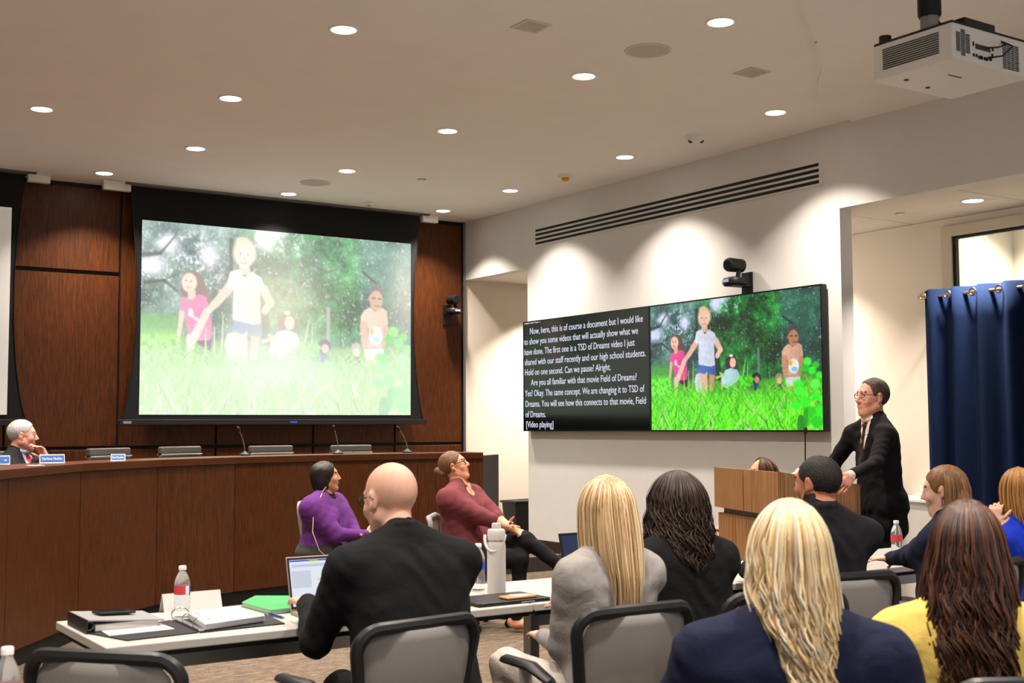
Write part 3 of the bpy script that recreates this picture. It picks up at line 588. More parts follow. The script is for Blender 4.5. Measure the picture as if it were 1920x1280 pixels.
text_mesh('fire_lettering', 'FIRE', mat('red_print', '#c2281f', .6), t, .026, (-.052*_sy-.03*_cy, -.052*_cy+.03*_sy, -.03), (math.pi/2, 0, -YAW))
t = disc('smoke_detector', 1060, 328, .06, 'ceiling detector with a yellow cover', 'detector', None); t.scale = (1.3,)*3
MB().lathe([(.001, -.022), (.05, -.022), (.062, -.01), (.065, 0)], 24, cap=False).build('base', M_WHITE, t, smooth=True)
MB().lathe([(.001, -.045), (.02, -.045), (.03, -.035), (.032, -.02)], 20, cap=False).build('cover', mat('yellow_cover', '#d79a1a', .4), t, smooth=True)
t = disc('smoke_detector', 692, 379, .06, 'small white ceiling detector above the lit screen', 'detector', None)
MB().lathe([(.001, -.035), (.03, -.035), (.05, -.02), (.056, 0)], 20, cap=False).build('base', M_WHITE, t, smooth=True)
MB().lathe([(.001, -.042), (.018, -.042), (.022, -.034)], 16, cap=False).build('sensor', M_GREYPL, t, smooth=True)
for px, py, lb in ((1540, 79, 'flat sprinkler cover near the soffit edge'), (791, 336, 'flat sprinkler cover far back in the ceiling')):
    t = disc('sprinkler_cover', px, py, .04, lb, 'sprinkler', None, group='concealed sprinklers')
    MB().lathe([(.001, -.010), (.036, -.010), (.038, -.006)], 20, cap=False).build('cover_plate', M_WHITE, t, smooth=True)
    MB().lathe([(.036, -.004), (.042, -.003), (.044, 0)], 20, cap=False).build('collar', M_GREYPL, t, smooth=True)
t = disc('sprinkler_cover', 1687, 400, .04, 'flat sprinkler cover in the alcove ceiling', 'sprinkler', None, group='concealed sprinklers', z=ZH)
MB().lathe([(.001, -.010), (.036, -.010), (.038, 0)], 20, cap=False).build('cover_plate', M_WHITE, t, smooth=True)

# ------------------------------------------------------------------ projector
pj = empty('ceiling_projector', (4.735, 3.445, 3.165)); tag(pj, 'white projector hanging from the ceiling on a black pole', 'projector')
PWt, PD, PH = .60, .46, .175
M_PJ = mat('projector_white', '#ebe8e3', .5, bump=.03, bscale=300)
bx(0, PWt, 0, PD, 0, PH).build('body', M_PJ, pj, bevel=.012, seg=3)
bx(.01, PWt-.01, .01, PD-.005, PH-.001, PH+.012).build('top_cover', M_BLKPL, pj)
g = MB()
for k in range(10): bx(-.003, .002, .075, .395, .045+k*.0105, .0505+k*.0105).build('side_louvre', mat('louvre_dark', '#4a4742', .8), pj)
def rear_grille(x0, x1, z0, z1, cols, rows, oct_=False):
    cw = (x1-x0)/cols
    mbg = MB()
    for c in range(cols):
        for r in range(rows):
            zz = z0+(z1-z0)*(r+.5)/rows
            if oct_ and c in (0, cols-1) and (r < 2 or r > rows-3): continue
            mbg.box(x0+c*cw+.003, x0+(c+1)*cw-.003, -.003, .002, zz-.0025, zz+.0025)
    o = mbg.build('rear_grille', MATS['louvre_dark'], pj); o['kind'] = 'stuff'; return o
rear_grille(.02, .125, .025, .15, 3, 15, True); rear_grille(.37, .50, .015, .14, 4, 14)
pp = MB()
for x, z_, w_, h_ in ((.145, .085, .008, .02), (.145, .035, .01, .014), (.165, .035, .012, .014), (.185, .03, .03, .015), (.225, .03, .03, .015), (.265, .035, .02, .02), (.285, .05, .012, .02), (.29, .085, .01, .018), (.20, .035, .012, .012)): pp.box(x, x+w_, -.004, .001, z_, z_+h_)
pp.build('connector_row', M_BLACK, pj)
bx(.165, .275, -.004, .001, .075, .098).build('serial_port', MATS['louvre_dark'], pj)
for x, y in ((.10, .34), (.30, .37)): MB().lathe([(.012, -.004), (.012, .002)], 14, c=(x, y, 0)).build('foot_screw', MATS['louvre_dark'], pj)
bx(.20, .30, .17, .18, -.0015, .001).build('maker_lettering', MATS['louvre_dark'], pj)
lf = MB().lathe([(.030, 0), (.030, .04)], 18, c=(.05, PD-.04, PH+.01)).build('adjuster_foot', M_BLKPL, pj, smooth=True)
cb = MB(); cb.tube([(.22, -.01, .085), (.28, -.04, .09), (.36, -.03, .12), (.37, .02, .16), (.33, .10, .20)], .004, 6); cb.tube([(.24, -.01, .04), (.30, -.05, .05), (.38, -.05, .11), (.385, .01, .15), (.34, .1, .19)], .004, 6); cb.tube([(.12, .24, .30), (.2, .2, .25), (.3, .18, .23)], .005, 6)
cb.build('signal_cable', M_BLACK, pj, smooth=True)
mp_ = MB(); mp_.box(.10, .30, .16, .34, PH+.012, PH+.035); mp_.tube([(.17, .25, PH+.03), (.17, .25, PH+.12)], .045, 12); mp_.build('mount_bracket', M_GREYPL, pj, smooth=False)
MB().lathe([(.05, 0), (.055, .01), (.055, .10), (.045, .11), (.03, .12), (.03, ZC-3.165-PH-.12)], 20, c=(.17, .25, PH+.12)).build('mount_pole', M_BLACK, pj, smooth=True)
bx(.26, .50, .12, .32, PH+.055, PH+.105).build('receiver_box', mat('receiver_black', '#15161f', .4), pj, bevel=.006)
bx(.28, .30, .2, .22, PH+.01, PH+.06).build('receiver_post', M_BLACK, pj)

# ------------------------------------------------------------------ dais
DV = [(0.62, 6.62), (1.639, 8.05), (2.325, 9.02), (3.069, 9.62), (3.853, 10.0), (4.688, 10.2), (5.514, 10.25), (6.374, 10.05)]
dn = []
for i in range(len(DV)):
    a = np.array(DV[max(0, i-1)]); b = np.array(DV[min(len(DV)-1, i+1)]); t_ = b-a; t_ /= np.linalg.norm(t_); dn.append(np.array([-t_[1], t_[0]]))
def doff(i, d): return tuple(np.array(DV[i])+dn[i]*d)
ds = empty('dais', (3.85, 10.0, 0)); tag(ds, 'long curved dark wood council dais with raised counter', 'dais')
def W2L(pts): return [(x-3.85, y-10.0) for x, y in pts]
for i in range(len(DV)-1):
    a, b = np.array(DV[i]), np.array(DV[i+1]); t_ = (b-a)/np.linalg.norm(b-a); n_ = np.array([-t_[1], t_[0]])
    a2, b2 = a+t_*.003, b-t_*.003; L_ = np.linalg.norm(b2-a2)
    o = MB().box(0, L_, 0, .03, 0, 1.185-.115).build('front_panel', M_WOOD, ds)
    o.location = (a2[0]-3.85, a2[1]-10.0, .115); o.rotation_euler = (0, 0, math.atan2(t_[1], t_[0]))
n = len(DV)
MB().prism(W2L([doff(i, .028) for i in range(n)]+[doff(i, .06) for i in range(n)][::-1]), .0, 1.19).build('back_board', M_BLACK, ds)
MB().prism(W2L([doff(i, .02) for i in range(n)]+[doff(i, .05) for i in range(n)][::-1]), .0, .112).build('toe_kick', M_BLACK, ds)
mbt = MB(); fr = W2L([doff(i, -.02) for i in range(n)]); bk = W2L([doff(i, .42) for i in range(n)])
mbt.v = [(x, y, z_) for z_ in (1.188, 1.246) for x, y in fr+bk]; m_ = 2*n
for i in range(n-1):
    mbt.f += [(i, n+i, n+i+1, i+1), (m_+i, m_+i+1, m_+n+i+1, m_+n+i), (i, i+1, m_+i+1, m_+i), (n+i, m_+n+i, m_+n+i+1, n+i+1)]
mbt.f += [(0, m_, m_+n, n), (n-1, 2*n-1, m_+2*n-1, m_+n-1)]; mbt.mi = [0]*len(mbt.f)
tp = mbt.build('counter_top', M_WOODTOP, ds, bevel=.003)
mbd = MB()
for i in range(n-1): mbd.prism(W2L([doff(i, .3), doff(i+1, .3), doff(i+1, .85), doff(i, .85)]), .85, .89)
mbd.build('work_surface', M_WOODTOP, ds)
e0, e1 = np.array(DV[-1]), np.array((6.76, 10.36))
MB().prism(W2L([(6.378, 10.052), (6.76, 10.36), (6.745, 10.38), (6.36, 10.07)]), 0.0, 1.215).build('end_panel', M_DKGREY, ds)
bx(0, 0, 0, 0, 0, 0) if False else None
for i, ww in ((2, 1), (6, 1)):
    q = doff(i, .45); o = bx(-.02, .02, -.12, .3, 0, .85).build('support', M_BLACK, ds); o.location = (q[0]-3.85, q[1]-10, .001)
    o.rotation_euler = (0, 0, math.atan2(dn[i][1], dn[i][0])-math.pi/2)
# ------------------------------------------------------------------ leather chairs behind the dais
def leather_chair(loc, rz, label, w_=.52):
    t = empty('leather_chair', loc, rz); tag(t, label, 'chair', 'leather chairs behind the dais')   # faces local +y
    pr = []
    for k in range(13):   # curved thin back panel, slightly concave
        a = -1+k/6; pr.append((a*w_/2, -.24+.05*a*a))
    for z0, z1, rr in ((.50, .98, .025), (.99, 1.085, .027), (1.095, 1.165, .034)):
        MB().prism(pr+[(x, y-rr*1.6) for x, y in pr[::-1]], z0, z1).build('back_cushion', M_LEATHER, t, bevel=.014, seg=3)
    pi = MB()
    for z_ in (.985, 1.09): pi.tube([(x, y-.052, z_) for x, y in pr], .007, 6); pi.tube([(x, y+.008, z_) for x, y in pr], .007, 6)
    pi.build('piping', mat('leather_piping', '#8d8a85', .4), t, smooth=True)
    bx(-.25, .25, -.22, .26, .42, .50).build('seat', M_LEATHER, t, bevel=.025, seg=3)
    for s in (-1, 1): MB().tube([(s*.27, -.2, .46), (s*.30, -.16, .66), (s*.30, .18, .67), (s*.28, .2, .46)], .016, 8).build('arm', M_CHROME, t, smooth=True)
    MB().lathe([(.03, .08), (.03, .43)], 14).build('column', M_CHROME, t, smooth=True)
    for k in range(5):
        a = k*2*math.pi/5; MB().tube([(0, 0, .10), (.28*math.cos(a), .28*math.sin(a), .07)], [.025, .016], 8).build('base_leg', M_CHROME, t, smooth=True)
        MB().sphere((.28*math.cos(a), .28*math.sin(a), .03), .03, 8, 6).build('caster', M_BLACK, t, smooth=True)
    return t
for (xa, xb, d, lab) in ((188, 291, 11.0, 'empty leather chair behind the small blue name plate'), (320, 410, 11.75, 'empty leather chair just left of the first gooseneck microphone'), (486, 573, 12.0, 'empty leather chair between the first and second gooseneck microphones'), (637, 716, 12.2, 'empty leather chair between the second and third gooseneck microphones')):
    q = ond((xa+xb)/2, 837, d); wid = (xb-xa)/F_PX*d
    leather_chair((q[0], q[1], PLAT), math.radians(180+{188: 32, 320: 20, 486: 8, 637: 0}[xa]), lab, min(.58, wid*1.06))
# ------------------------------------------------------------------ gooseneck microphones
def gooseneck(base, top, label, m=M_BLKPL, group='gooseneck microphones on the dais'):
    b, t_ = np.array(base), np.array(top); t = empty('gooseneck_microphone', b); tag(t, label, 'microphone', group); d = t_-b
    MB().lathe([(.05, 0), (.05, .012), (.02, .03), (.012, .04)], 18).build('base', M_BLKPL, t, smooth=True)
    pts = [(d[0]*s**1.7, d[1]*s**1.7, .03+(d[2]-.03)*s) for s in np.linspace(0, 1, 12)]
    MB().tube(pts, .0048, 7).build('neck', m, t, smooth=True)
    e = np.array(pts[-1]); f = e-np.array(pts[-2]); f /= np.linalg.norm(f)
    MB().tube([e-f*.005, e+f*.01, e+f*.035, e+f*.045], [.008, .014, .014, .006], 10).build('capsule', M_BLACK, t, smooth=True)
M_NECK = mat('mic_neck_grey', '#86837e', .35, metal=.7)
for a, b, lab in (((459, 855), (449, 808), 'leftmost gooseneck microphone on the dais'), ((634, 850), (627, 805), 'middle gooseneck microphone on the dais'), ((764, 850), (749, 806), 'rightmost gooseneck microphone on the dais')):
    p0 = ony(a[0], a[1], 10.45); p1 = ony(b[0], b[1], 10.45); gooseneck((p0[0], p0[1], 1.246), p1, lab, M_NECK)
# ------------------------------------------------------------------ name plates
M_NB = mat('name_plate_blue', '#2d63a8', .5); M_NW = mat('name_plate_white', '#f3f3f1', .5)
def nameplate(loc, heading, w_, h_, s, label):
    t = empty('name_plate', loc, -heading); tag(t, label, 'name plate', 'blue name plates on the dais')
    o = MB(); o.extr([(-w_/2, 0, 0), (-w_/2, .05, 0), (-w_/2, .03, h_), (-w_/2, .024, h_)], (w_, 0, 0)); o.build('holder', M_NW, t)
    a = math.atan2(.024, h_)
    b = MB(); f = lambda x, q, d: (x, .024*q-d*math.cos(a), h_*q+d*math.sin(a)*0); b.add([f(-w_/2+.004, .12, .0012), f(w_/2-.004, .12, .0012), f(w_/2-.004, .9, .0012), f(-w_/2+.004, .9, .0012)], [(0, 1, 2, 3)]); b.build('blue_face', M_NB, t)
    text_mesh('lettering', s, M_NW, t, h_*.46, (0 if len(s) > 3 else w_*.34, .024*.38-.003, h_*.36), (math.pi/2-a, 0, 0), fit_w=w_*.8 if len(s) > 3 else w_*.1, align='CENTER')
    return t
q = onz(98, 868, 1.246); nameplate((q[0], q[1], 1.2465), math.radians(8), .17, .062, 'Darlene Nobles', 'blue name plate in front of the grey haired man')
q = onz(221, 863.5, 1.246); nameplate((q[0], q[1], 1.2465), math.radians(20), .105, .05, 'David Saunders', 'small blue name plate before the first empty leather chair')
q = onz(-6, 871, 1.246); nameplate((q[0], q[1], 1.2465), math.radians(8), .17, .062, 'er', 'blue name plate cut by the left picture edge')
q = onz(66, 873, 1.246); o = bx(-.05, .05, -.06, .06, 0, .004).build('paper_sheet', M_PAPER); o.location = (q[0], q[1], 1.2465); tag(o, 'white paper lying on the dais before the grey haired man', 'paper')
# ------------------------------------------------------------------ corridor bin
t = empty('waste_bin', (8.32, 12.2, PLAT)); tag(t, 'black waste bin with liner in the corridor', 'bin')
bb = MB(); bb.prism([(-.22, -.16), (.22, -.16), (.22, .16), (-.22, .16)], 0, .46)
for i in range(4): x, y, z_ = bb.v[i]; bb.v[i] = (x*.82, y*.82, z_)
bb.build('tub', M_BLKPL, t, bevel=.02, seg=3)
ln = MB(); ln.tube([(-.225, -.165, .455), (.225, -.165, .45), (.225, .165, .455), (-.225, .165, .45)], .014, 8, closed=True); ln.build('liner', mat('bin_liner', '#1a1a1c', .25), t, smooth=True)

# ------------------------------------------------------------------ lectern
PC = np.array([5.838, 5.65]); pf = np.array([.335, .942]); pf /= np.linalg.norm(pf); ps = np.array([pf[1], -pf[0]])   # front runs pf, side runs ps
lt = empty('lectern', (PC[0], PC[1], 0), math.atan2(ps[1], ps[0])); tag(lt, 'striped oak lectern with sloped top in front of the standing man', 'lectern')
# local x: along ps (towards the speaker), y: along pf
Wd, Dp = 1.02, .585
def side(y0, y1): return MB().extr([(0, y0, .913), (Dp, y0, .913), (Dp, y0, 1.108), (.0, y0, 1.199)], (0, y1-y0, 0))
side(0, .02).build('side_panel', M_ZEBRA, lt); side(Wd-.02, Wd).build('side_panel', M_ZEBRA, lt)
bx(0, .02, .021, Wd*.52-.007, .913, 1.196).build('front_panel', M_ZEBRA, lt); bx(0, .02, Wd*.52+.007, Wd-.021, .913, 1.196).build('front_panel', M_ZEBRA, lt)
MB().extr([(.021, .021, 1.17), (Dp-.002, .021, 1.085), (Dp-.002, .021, 1.103), (.021, .021, 1.191)], (0, Wd-.042, 0)).build('slanted_top', M_ZEBRA, lt)
bx(.008, .016, Wd*.52-.006, Wd*.52+.006, .915, 1.19).build('seam_strip', M_BLACK, lt)
bx(.05, Dp-.05, .05, Wd-.05, .873, .913).build('reveal', M_GREYPL, lt)
bx(.02, Dp-.02, .02, Wd*.52-.004, .05, .873).build('base_cabinet', M_ZEBRA, lt); bx(.02, Dp-.02, Wd*.52+.004, Wd-.02, .05, .873).build('base_cabinet', M_ZEBRA, lt)
bx(.05, Dp-.05, .05, Wd-.05, 0, .05).build('plinth', M_BLACK, lt)
q0 = np.array([PC[0], PC[1]])+ps*.455+pf*.5; zt = 1.199-.455/Dp*.091
q1 = ond(1510, 812, float((np.array([*q0, 1.6])-CAM)@FW)); gooseneck((q0[0], q0[1], zt-.004), (q1[0], q1[1], q1[2]), 'thin black gooseneck microphone on the lectern', M_BLKPL, 'lectern microphone')

# ------------------------------------------------------------------ curtain and rod
M_CURT = mat('navy_curtain', '#12203c', .95, noise=.28, scale=60, stretch=(1, 1, 4), bump=.15, bscale=500, spec=.1)
XCu = 8.42
cz1 = 2.60; cz0 = .06
t = empty('curtain', (XCu, 6.50, cz0)); tag(t, 'navy blue curtain with chrome eyelets hanging from a brass rod', 'curtain')
cu = MB(); N = 150; Lc = 2.9; rows = 10
wave = .235
for j in range(rows+1):
    zf = j/rows
    for i in range(N+1):
        s = i/N*Lc; amp = .048*(1+.25*math.sin(3*s+zf*2)*(1-zf)); cu.v.append((amp*math.cos(2*math.pi*s/wave+.35*(1-zf)*math.sin(s*5)), -s, zf*(cz1-cz0)))
for j in range(rows):
    for i in range(N): a = j*(N+1)+i; cu.f.append((a, a+N+1, a+N+2, a+1)); cu.mi.append(0)
co = cu.build('cloth', M_CURT, t, smooth=True); so = co.modifiers.new('thick', 'SOLIDIFY'); so.thickness = .003
for k in range(9):
    g_ = MB(); ym = -.045-k*wave/1.0
    g_.tube([(.012-.05, ym+.028*math.cos(a), 2.485+.028*math.sin(a)) for a in np.linspace(0, 2*math.pi, 17)[:-1]], .008, 6, closed=True, upv=(1, 0, 0)); g_.build('eyelet', M_CHROME, t, smooth=True)
r = empty('curtain_rod', (XCu-.0, 6.48, 2.545)); tag(r, 'brass curtain rod carrying the navy curtain', 'rod')
rd = MB()
MB().tube([(-.0, .02, 0), (0, -2.9, 0)], .013, 10).build('bar', M_BRASS, r, smooth=True)
for y in (.0, -1.5): MB().tube([(0, y, 0), (.44, y, 0)], .008, 8).build('bracket', M_BRASS, r, smooth=True)
MB().sphere((0, .035, 0), .02, 10, 8).build('finial', M_BRASS, r, smooth=True)
# white wall cabinet with a round knob, seen behind the standing man
q = onx(1700, 932, 8.55); t = empty('wall_cabinet', (8.59, q[1], 0)); tag(t, 'low white cabinet with round knob behind the standing man', 'cabinet')
bx(-.20, .262, -.40, .16, .08, .86).build('body', M_WHITE, t, bevel=.006); bx(-.23, .265, -.43, .18, .861, .885).build('top', M_WHITE, t, bevel=.004); bx(-.17, .25, -.37, .13, 0, .08).build('plinth', M_GREYPL, t)
k_ = MB().lathe([(.034, 0), (.036, -.012), (.026, -.02), (.012, -.02), (.012, -.035), (.02, -.045), (.001, -.05)], 20, axis='x', c=(-.20, -.06, .80)).build('knob', M_ALU, t, smooth=True)
# ------------------------------------------------------------------ tables
TZ = .74
def table(x0, x1, y0, y1, label):
    t = empty('folding_table', ((x0+x1)/2, (y0+y1)/2, 0)); tag(t, label, 'table', 'white training tables in a row'); a, b = (x1-x0)/2, (y1-y0)/2
    bx(-a, a, -b, b, TZ-.032, TZ).build('table_top', M_TABLE, t, bevel=.004)
    bx(-a+.012, a-.012, -b+.012, b-.012, TZ-.05, TZ-.033).build('edge_frame', M_BLACK, t)
    for s in (-1, 1):
        l = MB(); l.box(s*(a-.22)-.025, s*(a-.22)+.025, -.03, .03, .09, TZ-.05); lo = l.build('leg', M_ALU, t, bevel=.004)
        bx(s*(a-.22)-.028, s*(a-.22)+.028, -b+.04, b-.04, .055, .089).build('foot', M_ALU, lo, bevel=.006)
        for e in (-1, 1): MB().lathe([(.001, -.015), (.028, -.015), (.028, .015), (.001, .015)], 14, axis='x', c=(s*(a-.22), e*(b-.07), .028)).build('caster', M_BLACK, lo, smooth=True)
    bx(-a+.24, a-.24, -.012, .012, TZ-.16, TZ-.10).build('crossbar', M_ALU, t)
    return t
table(1.22, 3.02, 4.36, 5.06, 'white table with binders and laptops in front of the bald man')
table(3.03, 4.83, 4.36, 5.06, 'white table in front of the curly haired woman')
table(4.84, 6.5, 4.36, 5.06, 'white table with the water bottle near the standing man')
table(-.75, 1.0, 2.5, 3.2, 'white table below the picture edge at the left front')

# ------------------------------------------------------------------ office chairs
def chair_mesh_mat(name, col, a):
    q = NT(name); tc = q.n('ShaderNodeTexCoord'); wv = q.n('ShaderNodeTexWave'); wv.bands_direction = 'Z'; wv.inputs['Scale'].default_value = 55; wv.inputs['Distortion'].default_value = 1.2; wv.inputs['Detail'].default_value = 2
    q.l(tc.outputs['Object'], wv.inputs['Vector']); rp = q.n('ShaderNodeValToRGB'); c = lin(col)
    rp.color_ramp.elements[0].color = (*[v*.72 for v in c], 1); rp.color_ramp.elements[1].color = (*[v*1.2 for v in c], 1)
    q.l(wv.outputs['Fac'], rp.inputs[0]); q.l(rp.outputs[0], q.b.inputs['Base Color']); q.b.inputs['Roughness'].default_value = .85; q.b.inputs['Alpha'].default_value = a
    return q.m
M_MESH = chair_mesh_mat('grey_chair_mesh', '#8d8a87', .78); M_MESH2 = chair_mesh_mat('pale_chair_mesh', '#b9b5ae', .95)
M_CFR = mat('chair_frame_black', '#17181b', .4)
def rrect(w0, w1, z0, z1, rad, n=6):
    pts = []
    for cx, cz, a0 in ((w1/2-rad, z1-rad, 0), (-w1/2+rad, z1-rad, 90), (-w0/2+rad, z0+rad, 180), (w0/2-rad, z0+rad, 270)):
        for k in range(n+1): a = math.radians(a0+90*k/n); pts.append((cx+rad*math.cos(a), cz+rad*math.sin(a)))
    return pts
def back_y(x, z): return -.245-.07*(z-.47)/.4+.055*(x/.235)**2-.02*math.sin((z-.47)/.4*math.pi)
def make_office_chair(pale=False):
    t = empty('office_chair', (0, 0, 0))
    mfr = M_CFR if not pale else mat('chair_frame_grey', '#8e8b86', .45)
    fr = rrect(.40, .475, .47, .865, .07)
    f = MB(); f.tube([(x, back_y(x, z)-.004, z) for x, z in fr], .0215, 8, closed=True, upv=(0, 1, 0)); f.build('back_frame', mfr, t, smooth=True)
    m = MB(); nx, nz = 10, 10
    for j in range(nz+1):
        for i in range(nx+1):
            z = .482+(.37)*j/nz; hw = (.19+.035*j/nz); e = 1.0
            if j in (0, nz): e = .78
            if j in (1, nz-1): e = .93
            x = (-1+2*i/nx)*hw*e; m.v.append((x, back_y(x, z), z))
    for j in range(nz):
        for i in range(nx): a = j*(nx+1)+i; m.f.append((a, a+1, a+nx+2, a+nx+1)); m.mi.append(0)
    o = m.build('back_mesh', M_MESH2 if pale else M_MESH, t, smooth=True); s_ = o.modifiers.new('thick', 'SOLIDIFY'); s_.thickness = .004
    p = MB().prism(rrect(.44, .46, -.22, .25, .09), .43, .485); p.build('seat', mat('seat_fabric', '#2b2b2e', .9, noise=.2, scale=300), t, bevel=.02, seg=3)
    sp = MB(); sp.tube([(0, -.05, .40), (0, -.22, .41), (0, -.275, .50), (0, -.262, .57)], [.03, .03, .026, .02], 8); sp.build('back_support', mfr, t, smooth=True)
    for s in (-1, 1):
        ar = MB(); ar.tube([(s*.225, -.19, .55), (s*.275, -.16, .64), (s*.285, -.06, .675), (s*.285, .10, .675), (s*.275, .14, .665)], [.02, .024, .028, .026, .015], 8, flat=.62); ao = ar.build('armrest', M_CFR, t, smooth=True)
        MB().tube([(s*.285, -.02, .665), (s*.27, -.02, .52), (s*.20, -.02, .42)], [.016, .016, .016], 8, flat=1.6).build('arm_post', M_GREYPL, ao, smooth=True)
    MB().lathe([(.028, .09), (.028, .34), (.05, .36), (.06, .43)], 14).build('column', M_CFR, t, smooth=True)
    for k in range(5):
        a = k*2*math.pi/5+.3; l = MB().tube([(0, 0, .11), (.29*math.cos(a), .29*math.sin(a), .075)], [.03, .017], 8).build('base_leg', M_CFR, t, smooth=True)
        MB().lathe([(.001, -.02), (.03, -.02), (.03, .02), (.001, .02)], 12, axis='x', c=(.29*math.cos(a), .29*math.sin(a), .031)).build('caster', M_BLACK, l, smooth=True)
    return t
_first = {}
def office_chair(x, y, heading, label, z=0.0, pale=False, sc=1.0):
    if pale not in _first: t = _first[pale] = make_office_chair(pale)
    else: t = copy_tree(_first[pale])
    t.location = (x, y, z); t.rotation_euler = (0, 0, -math.radians(heading)); t.scale = (1, 1, sc)
    return tag(t, label, 'chair', 'mesh office chairs of the audience' if not pale else 'pale chairs in front of the dais')
office_chair(1.18, 3.70, 48, 'empty mesh office chair at the lower left')
office_chair(1.945, 3.78, -8, 'mesh office chair carrying the bald man')
office_chair(2.68, 3.52, 2, 'mesh office chair carrying the woman in the grey sweater', sc=1.02)
office_chair(3.27, 3.33, 15, 'mesh office chair half hidden by the wavy blond hair', sc=1.05)
office_chair(4.13, 3.80, 12, 'mesh office chair carrying the dark haired man in the suit')
office_chair(3.40, 3.86, 10, 'mesh office chair under the curly haired woman in black', sc=.8)
office_chair(4.95, 3.74, -10, 'mesh office chair carrying the woman in navy in profile')
office_chair(5.60, 3.72, 8, 'mesh office chair carrying the woman in royal blue')
office_chair(2.27, 2.02, 38, 'mesh office chair under the woman with long wavy blond hair', sc=.85)
office_chair(2.92, 2.05, 30, 'mesh office chair carrying the woman in yellow', sc=1.0)

# ------------------------------------------------------------------ things on the tables
M_PET = mat('clear_pet', '#f4fbff', .05, trans=.86, ior=1.18)
def bottle(loc, kind, label, rz=0.0, h=.205):
    t = empty('water_bottle', loc, rz); tag(t, label, 'bottle', 'plastic water bottles'); k = h/.205
    pf_ = [(.024, .0), (.030, .004), (.032, .02), (.029, .03), (.032, .042), (.029, .052), (.032, .064), (.029, .074), (.0315, .086), (.0315, .128), (.031, .138), (.026, .158), (.018, .174), (.0135, .182), (.0135, .192)]
    MB().lathe([(r, z*k) for r, z in pf_], 24, cap=True).build('bottle_body', M_PET, t, smooth=True)
    c = MB().lathe([(.015, .189*k), (.0152, .202*k), (.013, .205*k), (.001, .205*k)], 20).build('cap', M_WHITE, t, smooth=True)
    if kind == 'red':
        l = MB(); n = 24
        for j, z in ((0, .093*k), (1, .127*k)):
            for i in range(n+1): a = 2*math.pi*i/n; l.v.append((.0322*math.cos(a), .0322*math.sin(a), z))
        for i in range(n):
            l.f.append((i, i+1, n+2+i, n+1+i)); l.mi.append(1 if i in (17, 18) else (2 if i in (19, 20, 21) else 0))
        l.build('label_band', [mat('label_red', '#d8404e', .5), M_WHITE, mat('label_blue', '#2f4fb0', .5)], t, smooth=True)
    else:
        lo = MB().lathe([(.0322, .093*k), (.0322, .125*k)], 28, cap=False).build('label_band', mat('label_bright_blue', '#2b50d0', .5), t, smooth=True)
        an = -2.05
        u_ = np.array([-math.sin(an), math.cos(an), 0]); nn = np.array([math.cos(an), math.sin(an), 0]); pts = []
        for i in range(10):
            r_ = .0125 if i % 2 == 0 else .005; a = math.pi/2+i*math.pi/5
            x = r_*math.cos(a); q_ = math.sqrt(max(0, .0326**2-x*x)); pts.append(u_*x+nn*q_+np.array([0, 0, .109*k+r_*math.sin(a)]))
        s = MB(); ctr = nn*.0328+np.array([0, 0, .109*k]); s.add([ctr]+pts, [(0, 1+i, 1+(i+1) % 10) for i in range(10)]); s.build('white_star', M_WHITE, lo)
    return t
bottle((*onz(341, 1157, TZ)[:2], TZ), 'red', 'water bottle with red label beside the open ring binder', rz=.35)
bottle((*onz(897, 1106, TZ)[:2], TZ), 'blue', 'water bottle with blue star label beside the white tumbler', h=.215)
b3 = onz(1682, 1047, TZ); bottle((b3[0], b3[1], TZ), 'red', 'water bottle with red label below the standing man', rz=.65, h=.215)
b0 = ond(14, 1212, 2.98); bottle((b0[0], b0[1], TZ), 'red', 'water bottle cut by the lower left picture corner', rz=-.1, h=b0[2]-TZ)
q = onz(931, 1114, TZ); t = empty('tumbler', (q[0], q[1], TZ)); tag(t, 'tall white insulated tumbler with loop handle', 'tumbler')
M_TUM = mat('tumbler_white', '#cdc8c4', .45)
MB().lathe([(.036, 0), (.041, .004), (.0425, .02), (.0425, .215), (.040, .232), (.034, .243)], 32).build('cup_body', M_TUM, t, smooth=True)
ld_ = MB().lathe([(.036, .2435), (.041, .246), (.041, .285), (.036, .293), (.022, .295), (.021, .315), (.019, .320), (.001, .320)], 28).build('lid', M_TUM, t, smooth=True)
MB().lathe([(.0345, .238), (.0395, .2425), (.0395, .2455), (.0345, .246)], 28, cap=False).build('steel_ring', M_CHROME, t, smooth=True)
hp = []
for a in np.linspace(0, math.pi, 15): hp.append((-.046*math.cos(a)*_cy-.052*math.sin(a)*.6*_cy-.012*_sy, .046*math.cos(a)*_sy+.052*math.sin(a)*.6*_sy-.05*math.sin(a)*_cy-.012*_cy*0, .268-.072*math.sin(a)))
MB().tube(hp, .0075, 8, flat=.7).build('handle', M_TUM, t, smooth=True)
def quad(pts, z): return [tuple(onz(x, y, z)[:2]) for x, y in pts]
def slab(name, pts, z0, z1, m, label, cat, group=None, bevel=0.0, ref=None):
    P = quad(pts, ref if ref is not None else z1); c = np.mean(P, 0); t = MB().prism([(x-c[0], y-c[1]) for x, y in P][::-1], 0, z1-z0)
    ar = sum(P[i][0]*P[(i+1) % len(P)][1]-P[(i+1) % len(P)][0]*P[i][1] for i in range(len(P)))
    if ar > 0: t = MB().prism([(x-c[0], y-c[1]) for x, y in P], 0, z1-z0)
    o = t.build(name, m, None, bevel=bevel); o.location = (c[0], c[1], z0)
    if label: tag(o, label, cat, group)
    return o, c
